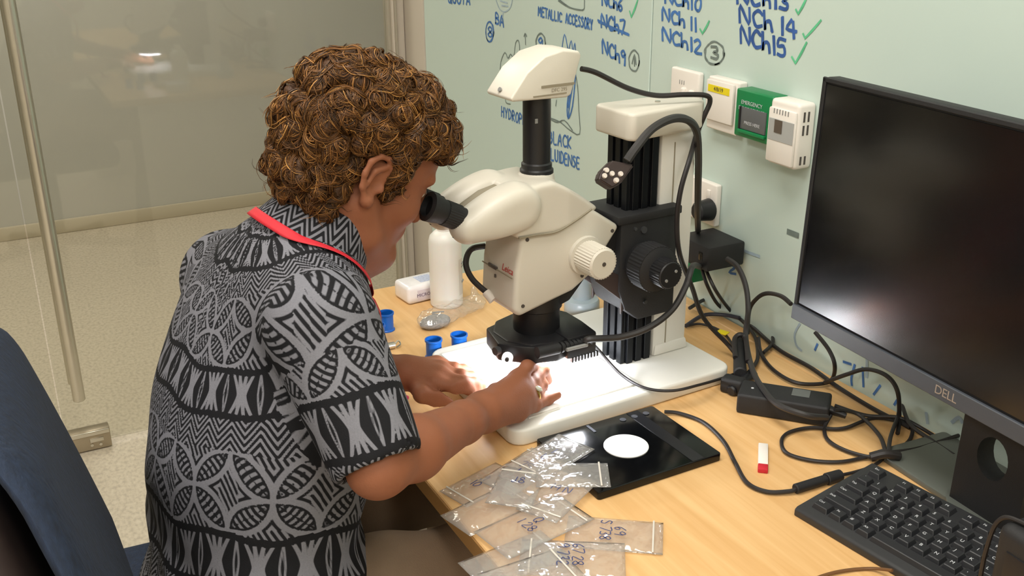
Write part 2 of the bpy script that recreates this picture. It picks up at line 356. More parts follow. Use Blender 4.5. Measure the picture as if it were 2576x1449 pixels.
# writing (pixel anchors are turned into points on the panel plane)
INKX = WX-.0006
def ink(name, strokes_px, mat, wd, panel):
    g = G()
    for s in strokes_px: ribbon(g, [PX(x, y, INKX) for x, y in s], wd, (-1, 0, 0), random.uniform(0, .0003))
    return mk(name, g, mat, panel, smooth=0)
def word(txt, p0, p1, h, mat='blue_ink', wd=.0045, panel=None, slant=(0, -1), passes=2):
    st = []
    for k in range(passes):
        q, W_ = text_strokes(txt, .035)
        for s in q: st.append([(p0[0]+(p1[0]-p0[0])*u/W_+slant[0]*h*v, p0[1]+(p1[1]-p0[1])*u/W_+slant[1]*h*v) for u, v in s])
    return ink('handwriting', st, mat, wd, panel)
def ring_px(c, rx, ry, n=18, a0=0, turns=1.08):
    return [(c[0]+rx*(1+.05*math.sin(3*i))*math.cos(a0+2*math.pi*turns*i/n), c[1]+ry*(1+.04*math.cos(2*i))*math.sin(a0+2*math.pi*turns*i/n)) for i in range(n+1)]
A, B = pan1, pan2
for t, p0, p1, h in (('NCh6', (1515, 12), (1566, 29), 30), ('NCh7', (1513, 68), (1572, 88), 34), ('NCh9', (1515, 133), (1574, 165), 34)): word(t, p0, p1, h, panel=A)
ink('strike_through', [[(1504, 51), (1540, 70), (1582, 88)], [(1506, 55), (1580, 86)]], 'blue_ink', .0045, A)
for t, p0, p1, h in (('NCh10', (1674, 8), (1764, 28), 32), ('NCh 11', (1667, 50), (1753, 80), 32), ('NCh12', (1667, 101), (1764, 137), 33)): word(t, p0, p1, h, panel=B)
for t, p0, p1, h in (('NCh13', (1855, 8), (1984, 25), 40), ('NCh 14', (1861, 55), (2001, 96), 42), ('NCh15', (1863, 108), (1976, 145), 44)): word(t, p0, p1, h, 'navy_ink', .005, B)
for s, pnl in (([(1584, 28), (1588, 43), (1604, 0)], A), ([(1761, 73), (1767, 84), (1784, 53)], B), ([(2002, 24), (2008, 35), (2028, -3)], B), ([(2020, 85), (2025, 96), (2065, 51)], B), ([(1992, 143), (2001, 159), (2029, 107)], B)):
    ink('tick_mark', [s[:2], s[1:], [s[1], ((s[1][0]+s[2][0])/2+2, (s[1][1]+s[2][1])/2), s[2]]], 'green_ink', .0032, pnl)
ink('circled_number', [ring_px((1595, 153), 13, 26), [(1590, 160), (1596, 138), (1600, 162)], [(1596, 138), (1596, 166)]], 'grey_ink', .003, A)
ink('circled_number', [ring_px((1797, 134), 25, 28), ring_px((1797, 134), 23, 29, a0=1)], 'grey_ink', .0028, B)
word('3', (1788, 146), (1808, 150), 30, 'grey_ink', .004, B, passes=4)
word('QUOTA', (1127, 6), (1182, 12), 20, panel=A)
ink('circled_number', [ring_px((1232, 80), 10, 25), ring_px((1231, 80), 9, 25, a0=2)], 'blue_ink', .003, A); word('8', (1227, 92), (1238, 95), 26, panel=A, wd=.0035)
word('BA', (1246, 58), (1267, 68), 26, panel=A, wd=.004)
ink('sketch', [[(1246, -5), (1256, 22), (1270, 30), (1284, 18), (1290, -8)], [(1258, 2), (1276, 8)], [(1262, 14), (1278, 16)], [(1266, 30), (1264, 44)]], 'pale_ink', .003, A)
word('METALLIC', (1354, 39), (1413, 56), 23, panel=A, wd=.0036); word('ACCESSORY', (1423, 58), (1491, 75), 25, panel=A, wd=.0036)
ink('sketch', [[(1403, -4), (1429, 16), (1450, 24), (1468, 24), (1470, 10), (1470, -5)], [(1405, 2), (1432, 19), (1466, 26)]], 'grey_ink', .0026, A)
ink('waveform_sketch', [[(1258, 180), (1260, 155), (1270, 132), (1278, 147), (1284, 136), (1292, 143), (1297, 108), (1304, 102), (1307, 120), (1306, 140)]], 'grey_ink', .0026, A)
ink('arrow_sketch', [[(1322, 112), (1321, 84)], [(1318, 92), (1321, 84), (1325, 92)]], 'grey_ink', .0026, A)
ink('circled_number', [ring_px((1360, 108), 12, 24), ring_px((1360, 108), 11, 23, a0=1.5)], 'grey_ink', .0026, A); word('9', (1354, 122), (1366, 124), 28, panel=A, wd=.0032)
ink('peak_sketch', [[(1413, 126), (1420, 86), (1428, 122)], [(1430, 128), (1437, 102), (1441, 130), (1446, 108), (1448, 136)]], 'blue_ink', .0028, A)
ink('peak_sketch', [[(1443, 178), (1435, 215), (1427, 262), (1429, 298), (1440, 268), (1448, 188)], [(1445, 185), (1433, 262), (1430, 294)], [(1442, 190), (1429, 270)]], 'blue_ink', .004, A)
ink('chart_sketch', [[(1446, 178), (1453, 220), (1456, 280), (1458, 337), (1433, 327), (1413, 310), (1400, 303), (1384, 297)], [(1386, 301), (1402, 308), (1420, 303), (1440, 328)]], 'grey_ink', .0026, A)
ink('sketch', [[(1271, 243), (1273, 258), (1284, 262)], [(1400, 252), (1398, 266)]], 'grey_ink', .0024, A)
word('HYDROPH', (1261, 292), (1322, 316), 24, panel=A, wd=.0034); word('BLACK', (1380, 358), (1437, 374), 29, panel=A, wd=.0036); word('FLUIDENSE', (1376, 398), (1458, 426), 28, panel=A, wd=.0036)
ink('wiped_stroke', [[(1844, 616), (1870, 630), (1910, 645)]], 'pale_ink', .005, B)
ink('wiped_stroke', [[(1983, 583), (2006, 592)]], 'grey_ink', .009, B)
word('2', (1832, 684), (1850, 690), 20, panel=B, wd=.004)
ink('wiped_stroke', [[(2012, 815), (1999, 840), (2003, 868), (2016, 882)]], 'pale_ink', .004, B)
ink('wiped_stroke', [[(2143, 968), (2142, 950), (2150, 918)], [(2122, 910), (2140, 916)], [(2170, 925), (2172, 972)], [(2198, 992), (2214, 970)], [(2050, 880), (2056, 866)], [(2250, 1018), (2256, 1008)]], 'blue_ink', .004, B)
ink('wiped_stroke', [[(2330, 1040), (2333, 1064)], [(2395, 1062), (2412, 1050), (2420, 1062)], [(2180, 948), (2181, 905)]], 'pale_ink', .005, B)
# door frame and glass doors
fr = tag(mk('trim_1', G().box((1.056, DY, (CEIL+FL)/2), (.034, .05, CEIL-FL), .003).box((1.0985, 2.635, (CEIL+FL)/2), (.05, .155, CEIL-FL), .003), 'frame_paint'), 'beige painted post between the glass door and the writing panel', kind='structure')
mk('glass_channel', G().box((1.034, DY, (CEIL+FL)/2), (.012, .03, CEIL-FL), .002).box((1.0455, DY-.03, (CEIL+FL)/2), (.005, .012, CEIL-FL), .001), 'alu', fr)
d1 = thing('door_1', 'frameless glass door with a long steel pull handle', None, (.545, DY, FL)); d1['kind'] = 'structure'
mk('glass_pane', G().box((.5475, DY, .555), (.960, .008, 2.53), .0005, 1), 'glass', d1, world=True)
h = G()
for yy in (-.055, .055): h.cyl((.115, DY+yy, -.555), (.115, DY+yy, 1.0), .0155, n=20, bev=.002)
for zz in (-.42, .85): h.cyl((.115, DY-.055, zz), (.115, DY+.055, zz), .009, n=14)
mk('pull_handle', h, 'silver', d1, world=True)
pf = mk('patch_fitting', G().box((.122, DY, FL+.033), (.112, .034, .058), .003), pm('satin nickel', 'A89C88', .35, metal=.7), d1, world=True)
g = G().box((.122, DY-.018, FL+.054), (.108, .006, .012), .001).box((.142, DY-.018, FL+.033), (.035, .006, .012), .002)
g.cyl((.128, DY-.016, FL+.02), (.128, DY-.021, FL+.02), .004, n=10).cyl((.15, DY-.016, FL+.018), (.15, DY-.021, FL+.018), .004, n=10)
o = mk('fitting_cover', g, 'silver', None); o.parent = pf; o.location = -d1.location
w1 = tag(mk('window_1', G().box((-.8185, DY, .55), (1.765, .008, 2.53), .0005, 1), 'glass'), 'fixed glass pane beside the glass door', kind='structure')
# ceiling lamps
LPL = dict(zip(PANELS, ('flat ceiling light panel above the desk and microscope', 'flat ceiling light panel behind the blue chair near the glass door', 'flat ceiling light panel above the desk end by the rear wall', 'flat ceiling light panel in the corner of rear and side walls', 'flat ceiling light panel in the corridor behind the glass')))
for x, y in PANELS:
    t = thing('ceiling_light', LPL[(x, y)], 'lamp', (x, y, CEIL-.012), 0, 'ceiling light panels')
    fg = G()
    for sx in (-1, 1): fg.box((sx*.295, 0, 0), (.02, 1.2, .022), .002); fg.box((0, sx*.59, 0), (.57, .02, .022), .002)
    mk('frame', fg, 'alu', t); mk('diffuser', G().box((0, 0, .004), (.57, 1.16, .012)), 'diffuser', t)
# ---------------------------------------------------------------- desk
def wood_mat():
    m = pm('maple laminate', 'DDB27A', .42); nt = m.node_tree; b = nt.nodes['Principled BSDF']
    tc = nt.nodes.new('ShaderNodeTexCoord'); mp = nt.nodes.new('ShaderNodeMapping'); mp.inputs['Scale'].default_value = (18, .9, 10); nt.links.new(tc.outputs['Object'], mp.inputs[0])
    n = nt.nodes.new('ShaderNodeTexNoise'); n.inputs['Scale'].default_value = 4; n.inputs['Detail'].default_value = 8; n.inputs['Distortion'].default_value = .6; nt.links.new(mp.outputs[0], n.inputs['Vector'])
    cr = nt.nodes.new('ShaderNodeValToRGB'); e = cr.color_ramp.elements
    e[0].position = .3; e[0].color = (*lin('D3A56B'), 1); e[1].position = .7; e[1].color = (*lin('E2B981'), 1)
    nt.links.new(n.outputs[0], cr.inputs[0]); nt.links.new(cr.outputs[0], b.inputs['Base Color']); return m
M['wood'] = wood_mat(); M['edge'] = pm('brown edge band', '9C7443', .5, var=.08, vscale=30, stretch=(1, .1, 1))
DX0, DY1, DY0 = .4215, 1.687, -.25
desk = thing('desk', 'maple laminate desk along the writing wall under the microscope', 'desk', (.75, .7, FL))
mk('desk_top', G().box(((DX0+WX-.03)/2, (DY1+DY0)/2, -.0125), (WX-.03-DX0, DY1-DY0, .025), .0015, 1), 'wood', desk, world=True)
mk('edge_band', G().box((DX0-.0012, (DY1+DY0)/2, -.013), (.002, DY1-DY0-.004, .0235), .0008, 1), 'edge', desk, world=True)
mk('rear_strip', G().box((WX-.016, (DY1+DY0)/2, -.0135), (.024, DY1-DY0, .025), .002, 1), 'wood', desk, world=True)
mk('end_panel', G().box((.77, DY1-.05, (FL-.025)/2), (.52, .025, -FL-.026), .002), 'white', desk, world=True)
mk('end_panel', G().box((.77, DY0+.06, (FL-.025)/2), (.52, .025, -FL-.026), .002), 'white', desk, world=True)
mk('modesty_rail', G().box((.99, (DY1+DY0)/2, -.13), (.018, DY1-DY0-.2, .2), .002), 'white', desk, world=True)
# ---------------------------------------------------------------- stereo microscope (local frame: x towards the wall, -y towards the lens)
MO = Vector((.652, 1.183, 0)); MR = R(3.5)
ms = thing('stereo_microscope', 'cream and black stereo microscope with camera on a column stand', 'microscope', MO, MR)
BZ = .024
base = mk('base_plate', G().prism([(-.108, -.116), (.272, -.116), (.272, .172), (-.088, .172)], 0, BZ, 'z', r=.004, seg=3, vert_r=.022), 'cream_white', ms)
mk('stage_insert', G().prism([(-.085, -.088), (.118, -.088), (.118, .148), (-.078, .148)], BZ-.004, BZ+.0022, 'z', r=.001, vert_r=.004), 'white_shine', base)
mk('insert_notch', G().box((-.045, -.0895, BZ+.0006), (.05, .006, .0018), .0008), 'cream_white', base)
# column
col = G()
col.box((.163, 0, (BZ+.372)/2), (.052, .046, .372-BZ), .0015, 1)
colo = mk('column', col, 'anod', ms)
for y in (-.0175, 0, .0175): mk('column_rib', G().box((.1355, y, (BZ+.37)/2), (.006, .011, .37-BZ), .0008, 1), 'anod', colo)
for x in (.147, .163, .179):
    for y in (-.0245, .0245): mk('column_rib', G().box((x, y, (BZ+.37)/2), (.011, .005, .37-BZ), .0008, 1), 'anod', colo)
pn = mk('column_panel', G().box((.222, 0, (BZ+.372)/2), (.062, .05, .372-BZ), .003, 2), 'cream_white', ms)
mk('panel_seam', G().box((.214, -.0253, (BZ+.36)/2), (.0016, .001, .34-BZ)), 'tan_groove', pn)
mk('foot_block', G().prism([(.192, BZ), (.258, BZ), (.253, .042), (.194, .042)], -.0275, .0275, 'y', r=.003), 'cream_white', pn)
mk('column_cap', G().prism([(.119, -.038), (.126, -.047), (.255, -.033), (.268, -.02), (.268, .02), (.255, .036), (.126, .042), (.119, .035)], .3655, .404, 'z', r=.006, seg=3), 'cream', ms)
mk('cap_screw', G().cyl((.2, 0, .403), (.2, 0, .4055), .004, n=12), 'silver', ms)
# focus drive
fd = G().prism([(.113, .258), (.215, .258), (.215, .098), (.15, .098), (.125, .118), (.113, .15)], -.04, .04, 'y', r=.004)
fdo = mk('focus_drive', fd, 'black_rough', ms)
fl = G().prism([(.106, .250), (.218, .250), (.218, .262), (.106, .262)], -.044, .044, 'y', r=.002)
mk('drive_collar', fl, 'black_rough', fdo)
for s_ in (-1, 1): mk('guide_plate', G().prism([(.075, .20), (.128, .165), (.128, .125), (.12, .112), (.12, .135), (.075, .172)], s_*.037, s_*.033, 'y', r=.001), 'brownblack', fdo)
def knurl(g, a, c, r, n=36, d=.0009):
    """cylinder with a knurled rim"""
    a, c = Vector(a), Vector(c); dd = c-a; m = Matrix.Translation(a) @ dd.to_track_quat('Z', 'Y').to_matrix().to_4x4(); L = dd.length
    pts = [((r-(d if i % 2 else 0))*math.cos(math.pi*i/n), (r-(d if i % 2 else 0))*math.sin(math.pi*i/n)) for i in range(2*n)]
    return g.prism(pts, 0, L, 'z', mat=m)
for s_ in (-1, 1):
    kx, kz, k0 = .148, .190, s_*.04
    fk = G().cyl((kx, k0, kz), (kx, k0+s_*.014, kz), .027, .033); knurl(fk, (kx, k0+s_*.014, kz), (kx, k0+s_*.042, kz), .034, 42); fk.cyl((kx, k0+s_*.042, kz), (kx, k0+s_*.047, kz), .0325, .021)
    kn = mk('coarse_focus_knob', fk, 'black_rough', ms)
    f2 = G(); knurl(f2, (kx, k0+s_*.045, kz), (kx, k0+s_*.068, kz), .0205, 30); f2.cyl((kx, k0+s_*.068, kz), (kx, k0+s_*.0695, kz), .0195, .018)
    mk('fine_focus_knob', f2, 'black', kn)
    for dx, dz in ((.008, .005), (-.008, -.006)): mk('knob_mark', G().cyl((kx+dx, k0+s_*.069, kz+dz), (kx+dx, k0+s_*.071, kz+dz), .0022, n=10), 'grey_print', kn)
for x, z, r_ in ((.152, .236, .005), (.137, .240, .0025), (.16, .125, .003)): mk('drive_screw', G().cyl((x, -.0395, z), (x, -.043, z), r_, n=14), 'darkgrey', fdo)
# zoom body
body = mk('zoom_body', G().prism([(-.050, .268), (-.060, .215), (-.064, .160), (-.055, .150), (.031, .170), (.058, .186), (.108, .250), (.060, .283), (-.03, .283)], -.045, .045, 'y', r=.007, seg=4), 'cream', ms)
mk('body_seam', G().box((-.0628, 0, .206), (.0016, .080, .0012)), 'tan_groove', body)
mk('front_slot', G().box((-.0625, .012, .207), (.003, .022, .005), .0008), 'dark_print', body); mk('front_hole', G().box((-.0635, .004, .196), (.002, .003, .005), .0005), 'dark_print', body)
me = font_mesh('Leica', .014, shear=.25); o = link('maker_mark', me, 'red_print', body); o.matrix_local = Matrix.Translation((-.0612, -.024, .2135)) @ Matrix.Rotation(R(-90), 4, 'Z') @ Matrix.Rotation(R(88), 4, 'X')
for (x, z) in ((-.043, .258), (-.05, .166), (.045, .190), (.094, .246)): mk('screw', G().cyl((x, -.0445, z), (x, -.0462, z), .0026, n=10), 'dark_print', body)
for s_ in (-1, 1):
    zk = G().cyl((.05, s_*.044, .219), (.05, s_*.05, .219), .028, .027); knurl(zk, (.05, s_*.05, .219), (.05, s_*.086, .219), .0225, 34, .0011); zk.cyl((.05, s_*.086, .219), (.05, s_*.0885, .219), .0215, .019)
    zo = mk('zoom_knob', zk, 'cream', body)
    mk('knob_hole', G().cyl((.05, s_*.0883, .219), (.05, s_*.0892, .219), .003, n=12), 'dark_print', zo)
mk('support_arm', G().prism([(.07, .21), (.115, .196), (.118, .25), (.09, .26)], -.028, .028, 'y', r=.003), 'black_rough', ms)
mk('hood', G().prism([(.0, .14), (.01, .168), (.056, .190), (.062, .178), (.036, .150)], -.030, .030, 'y', r=.003), 'black_rough', ms)
# trinocular head: two rounded lobes and a wedge behind, one smooth shell
F = Field((-.165, -.08, .235), (.10, .08, .365), .002)
ex = Vector((-.885, 0, .466))            # direction of the eyepieces
for s in (-1, 1):
    y = s*.0315
    def lobe(X, Y, Z, yc=s*.0335):
        # rounded barrel along the eyepiece axis, flattened on its two sides
        px, pz = X+.126, Z-.2865; t = px*.974+pz*.225; q = -px*.225+pz*.974; tc = np.clip(t, 0, .074)
        rr = .0215+.0105*np.sin(np.clip(tc/.074, 0, 1)*math.pi*.55); c = np.sqrt((t-tc)**2+q**2+(.82*(Y-yc))**2)-rr; sl = np.abs(Y-yc)-.0265; m = .008
        a, b = np.maximum(c+m, 0), np.maximum(sl+m, 0); return np.where(np.maximum(c, sl) > -m, np.sqrt(a*a+b*b)-m, np.maximum(c, sl))
    F.op(lobe, (-.15, min(s*.0335-.04, s*.0335+.04), .24), (.0, s*.0335+.04, .36), .0015)
def wedge(X, Y, Z):
    # flat-sided wedge that thins out towards the column
    top = Z-(.331-.62*np.maximum(X+.005, 0)**1.18*1.6-.10*np.maximum(-X-.02, 0)); side = np.abs(Y)-(.049-.16*np.maximum(X-.02, 0)); bot = (.2605+.35*np.maximum(X-.0, 0)**1.05*1.0-.05*(X+.03))-Z
    fr = -.062-X; q = [top, side, bot, fr]; m = .007
    o = np.maximum.reduce([np.broadcast_to(v, np.broadcast(X, Y, Z).shape) for v in q])
    ex_ = sum(np.maximum(v+m, 0)**2 for v in q); return np.where(o > -m, np.sqrt(ex_)-m, o)
F.op(wedge, (-.065, -.05, .25), (.09, .05, .335), .002)
F.cone((0, 0, .30), (0, 0, .324), .026, .024, .005)
V, Q = F.mesh(); V = relax(V, Q, 2)
hd = npmesh('trinocular_head', V, Q, 'cream', ms)
mk('lobe_gap', G().prism([(-.126, .292), (-.112, .305), (-.085, .3185), (-.055, .3245), (-.05, .31), (-.07, .30), (-.112, .278)], -.009, .009, 'y', r=.001), 'tan_groove', hd)
mk('head_seam', G().tube([(-.058, -.049, .264), (-.03, -.0495, .2635), (0, -.0492, .2625), (.03, -.0475, .2715), (.06, -.043, .282)], .0015, 6), 'tan_groove', hd)
for s in (-1, 1):
    p = Vector((-.118, s*.0315, .2905)); q = p+ex*.022; e = p+ex*.062
    ey = G().cyl(p-ex*.012, p+ex*.004, .019, .0178)
    eo = mk('eyepiece_socket', ey, 'cream', ms)
    e2 = G().cyl(p, q, .0150, n=28); knurl(e2, q, p+ex*.044, .0165, 32, .0006); e2.cyl(p+ex*.044, e, .0155, .0185, n=28); e2.lathe([(.0185, 0), (.019, .006), (.013, .008), (.0125, -.004)], 28, Matrix.Translation(e) @ ex.to_track_quat('Z', 'Y').to_matrix().to_4x4())
    eo2 = mk('eyepiece', e2, 'black_rough', ms)
    mk('eye_lens', G().cyl(e-ex*.004, e-ex*.003, .0124, n=24), 'black_gloss', eo2)
    mk('lock_screw', G().cyl(p+ex*.022+Vector((0, 0, -.014)), p+ex*.022+Vector((-.006, 0, -.026)), .0022, n=10), 'black', eo2)
mk('port_lever', G().cyl((.043, .045, .295), (.043, .052, .322), .004, .005, n=12), 'darkgrey', hd)
# camera tube and camera
tb = G().lathe([(.0205, .316), (.0225, .318), (.0225, .337), (.0205, .339), (.0205, .345), (.0185, .347), (.0185, .437)], 32)
tbo = mk('camera_tube', tb, 'black', ms)
mk('tube_mark', G().box((-.0105, -.0158, .405), (.004, .001, .006)), 'grey_print', tbo)
cp = [(-.055, .437), (.026, .434), (.033, .437), (.048, .486), (.044, .4915), (.02, .4945), (-.008, .489), (-.034, .471), (-.052, .4485), (-.058, .441)]
cam_o = mk('microscope_camera', G().prism(cp, -.031, .031, 'y', r=.005, seg=3), 'cream', ms)
mk('camera_groove', G().box((.012, -.0316, .4515), (.05, .001, .003)), 'tan_groove', cam_o); mk('camera_groove', G().box((.0, -.0316, .4405), (.05, .001, .0015)), 'tan_groove', cam_o)
me = font_mesh('DFC 295', .0065); o = link('camera_lettering', me, 'tan_groove', cam_o); o.matrix_local = Matrix.Translation((.014, -.0318, .4455)) @ Matrix.Rotation(R(90), 4, 'X')
mk('status_dot', G().cyl((-.0545, 0, .4475), (-.0565, 0, .4485), .003, n=12), 'grey_print', cam_o)
mk('camera_plug', G().cyl((.043, 0, .466), (.056, 0, .463), .005, .004, n=12), 'black', cam_o)
# objective and ring light
mk('objective', G().lathe([(.033, .106), (.033, .118), (.033, .120), (.033, .14), (.036, .142), (.036, .165)], 36), 'black', ms)
rl = G(); n = 10
octa = [(.064*math.cos(2*math.pi*(i+.5)/n), .064*math.sin(2*math.pi*(i+.5)/n)) for i in range(n)]
rl.prism(octa, .066, .096, 'z', r=.004)
rl.prism([(.015, -.066), (.066, -.066), (.071, -.02), (.071, .02), (.055, .055), (.015, .06)], .066, .098, 'z', r=.003)
rl.prism([(-.074, -.018), (-.05, -.045), (-.03, -.06), (-.03, .05), (-.06, .04)], .068, .094, 'z', r=.003)
ring = mk('ring_light', rl, 'black', ms); ring.location = (-.003, 0, .012); ring.scale = (.95, .95, 1)
for i in range(9): mk('cooling_fin', G().box((.024+i*.0055, -.064, .064), (.0028, .006, .008), .0006, 1), 'black', ring)
lg = G().lathe([(.028, .0655), (.05, .0655), (.05, .0635), (.028, .0635), (.028, .0655)], 40, cap=False)
mk('led_ring', lg, 'led', ring)
mk('dial', G().cyl((-.068, -.036, .079), (-.072, -.041, .079), .008, n=16), 'led_small', ring)
mk('dial_cap', G().cyl((-.0715, -.0405, .079), (-.074, -.0435, .079), .003, n=10), 'darkgrey', ring); mk('side_knob', G().cyl((-.072, -.018, .084), (-.080, -.020, .084), .006, n=14), 'darkgrey', ring)
pl = G().cyl((-.04, -.07, .092), (-.005, -.072, .0915), .0085, .008, n=18)
for i in range(6): pl.cyl((-.002+i*.007, -.072, .0915), (.002+i*.007, -.072, .0915), .0075-.0006*i, n=16)
pl.cyl((-.005, -.072, .0915), (.045, -.0725, .0905), .005, .0038, n=14)
mk('lead_plug', pl, 'black_rough', ring)
mk('plug_sleeve', G().cyl((.004, -.0795, .0895), (.04, -.079, .0885), .0026, n=12), 'grey_print', ring)
def mw(x, y, z): return MO+Matrix.Rotation(MR, 3, 'Z') @ Vector((x, y, z))
# front loop cable with pale tip, hanging at the front of the zoom body
t = thing('loop_lead', 'short black lead with a white tip curling beside the zoom body', 'cable', mw(-.075, .03, .0))
mk('lead', G().tube([mw(-.055, .045, .225), mw(-.075, .05, .222), mw(-.086, .045, .205), mw(-.082, .035, .185), mw(-.068, .02, .167)], .0042, 10), 'cable', t, world=True)
mk('lead_tip', G().cyl(mw(-.069, .021, .168), mw(-.064, .010, .158), .006, .0065, n=18), 'white', t, world=True)
# ---------------------------------------------------------------- fittings on the writing wall
def wall_box(g, p_tl, p_tr, p_bl, depth, r=.003, x0=None):
    """slab on the wall from pixel corners of its front face"""
    xf = WX-depth; a, b, c = PX(*p_tl, xf), PX(*p_tr, xf), PX(*p_bl, xf); y0, y1 = b.y, a.y; z0, z1 = c.z, (a.z+b.z)/2
    g.box(((xf+WX)/2, (y0+y1)/2, (z0+z1)/2), (depth-.0002, y1-y0, z1-z0), r, 3); return y0, y1, z0, z1, xf
def wtxt(txt, size, y, z, x, mat, parent, name='lettering'):
    o = link(name, font_mesh(txt, size), mat, parent); mw_ = Matrix.Translation((x, y, z)) @ Matrix.Rotation(R(-90), 4, 'Z') @ Matrix.Rotation(R(90), 4, 'X')
    o.matrix_local = Matrix.Translation(-parent.location) @ mw_; return o
t = thing('light_switch', 'white wall plate with two small rockers above the microscope column', 'switch', (WX-.006, PX(1740, 240, WX).y, .34))
yb, ya = PX(1774, 184, WX).y, PX(1703, 168, WX).y; zt = PX(1740, 174, WX).z
mk('wall_plate', G().box((WX-.0065, (ya+yb)/2, zt-.058), (.012, ya-yb, .116), .004, 3), 'white', t, world=True)
for k, px in enumerate(((1720, 230), (1739, 237))):
    p = PX(*px, WX-.014); ro = mk('rocker', G().box((WX-.0145, p.y, p.z-.004), (.008, .010, .022), .003, 3), 'white', t, world=True)
for k in range(3): mk('print_mark', G().box((WX-.0128, (ya+yb)/2+.012-.006*k, zt-.022), (.0004, .0015, .007)), 'grey_print', t, world=True)
t = thing('push_switch', 'white push switch plate with a yellow label on the wall', 'switch', (WX-.01, PX(1825, 260, WX).y, .36))
y0, y1, z0, z1, xf = wall_box(gg := G(), (1783, 190), (1860, 208), (1777, 320), .018); mk('wall_plate', gg, 'white', t, world=True)
mk('push_plate', G().prism([(y0+.006, z0+.016), (y1-.003, z0+.016), (y1-.003, z1-.004), (y0+.006, z1-.004)], xf-.001, xf-.006, 'x', r=.002), 'white', t, world=True)
mk('yellow_label', G().box((xf-.0064, (y0+y1)/2+.003, z1-.017), (.0006, (y1-y0)*.7, .011)), 'yellow', t, world=True)
wtxt('4/B/19', .009, (y0+y1)/2+.003, z1-.017, xf-.0070, 'dark_print', t)
t = thing('door_release', 'green emergency door release box on the wall', 'alarm box', (WX-.015, PX(1900, 290, WX).y, .34))
y0, y1, z0, z1, xf = wall_box(gg := G(), (1853, 222), (1946, 243), (1842, 338), .03, .003); mk('housing', gg, 'green', t, world=True)
yc = (y0+y1)/2; mk('glass_window', G().box((xf-.0006, yc-.002, (z0+z1)/2-.006), (.003, (y1-y0)*.70, .034), .001), pm('dark window', '5E6062', .2), t, world=True)
mk('window_sill', G().box((xf-.002, yc-.002, (z0+z1)/2-.026), (.006, (y1-y0)*.74, .005), .001), 'green', t, world=True)
mk('window_shade', G().box((xf-.0012, yc+(y1-y0)*.32, (z0+z1)/2-.006), (.004, .004, .034)), 'black', t, world=True)
for k, s_ in enumerate(('EMERGENCY', 'DOOR RELEASE')): wtxt(s_, .0085, yc+.004, z1-.019-.0095*k, xf-.0006, 'white_print', t)
wtxt('PRESS HERE', .007, yc-.002, (z0+z1)/2-.012, xf-.0026, 'white_print', t)
wtxt('4', .008, yc+.004, z0+.016, xf-.0006, 'white_print', t)
t = thing('room_sensor', 'white wall thermostat box with grey display panel and side vents', 'thermostat', (WX-.015, PX(1990, 330, WX).y, .3))
y0, y1, z0, z1, xf = wall_box(gg := G(), (1939, 246), (2012, 262), (1929, 408), .034, .006); mk('housing', gg, 'white', t, world=True)
H_ = z1-z0; yc = (y0+y1)/2
mk('front_bulge', G().prism([(y0+.002, z0+.004), (y1-.002, z0+.004), (y1-.002, z1-.012), (y0+.002, z1-.012)], xf+.002, xf-.004, 'x', r=.003), 'white', t, world=True)
pnl = mk('display_panel', G().box((xf-.0042, yc-.001, z0+H_*.55), (.0012, (y1-y0)*.86, H_*.33), .0004, 1), pm('grey display panel', 'A9AAA8', .4), t, world=True)
mk('display', G().box((xf-.005, yc+.004, z0+H_*.61), (.0012, .016, .019)), pm('lcd', '5B5148', .3), t, world=True)
for k in range(2):
    for zz, hh in ((.8, .15), (.6, .15), (.14, .13)): mk('vent_slot', G().box((xf+.011+.008*k, y0-.0002, z0+H_*zz), (.003, .0012, H_*hh)), 'dark_print', t, world=True)
for k in range(6): mk('vent_slot', G().box((xf-.0042, yc+.016-.006*k, z1-.0165), (.0006, .0018, .007)), 'grey_print', t, world=True)
# power outlet with plug
pr = PX(1806, 467, WX-.01); so = thing('power_outlet', 'white power outlet with switch behind the microscope column', 'outlet', (WX-.006, pr.y+.055, pr.z-.03))
mk('wall_plate', G().box((WX-.0062, pr.y+.057, pr.z-.036), (.012, .114, .072), .003, 3), 'white', so, world=True)
mk('rocker', G().box((WX-.0135, pr.y+.018, pr.z-.02), (.005, .009, .018), .002), 'white', so, world=True)
q = PX(1768, 530, WX-.03)
t = thing('wall_plug', 'round black mains plug pushed into the white outlet', 'plug', (WX-.03, q.y, q.z)); mk('plug_body', G().cyl((WX-.0125, q.y, q.z), (WX-.045, q.y, q.z), .019, .016, n=20, bev=.004), 'black', t, world=True)
a0 = PX(1742, 585, WX-.05); a1 = PX(1826, 668, WX-.05)
t = thing('power_adapter', 'boxy black power adapter hanging at the outlet beside the column', 'adapter', (WX-.04, (a0.y+a1.y)/2, a1.z))
ya, yb = a1.y+.005, a0.y-.002
mk('housing', G().box((WX-.046, (ya+yb)/2, (a0.z+a1.z)/2-.002), (.075, yb-ya, a0.z-a1.z+.012), .004, 2), 'black_rough', t, world=True)
mk('socket_hole', G().box((WX-.0836, ya+.018, (a0.z+a1.z)/2), (.001, .01, .014), .0004), 'black_gloss', t, world=True)
mk('pin_plate', G().box((WX-.0838, yb-.012, a1.z+.008), (.001, .014, .006), .0003), 'silver', t, world=True)
t = tag(mk('green_connector', G().box(PX(1752, 690, WX-.03)+Vector((0, .012, .004)), (.03, .03, .036), .003), 'green'), 'green plug block under the black power adapter', 'connector')
# ---------------------------------------------------------------- monitor
mp_ = PX(1974, 786, .912); MB = Vector((.912, mp_.y-.268, 0))
mon = thing('monitor', 'black flat monitor with dark screen on a grey foot', 'monitor', (MB.x+.05, MB.y, 0), R(-3))
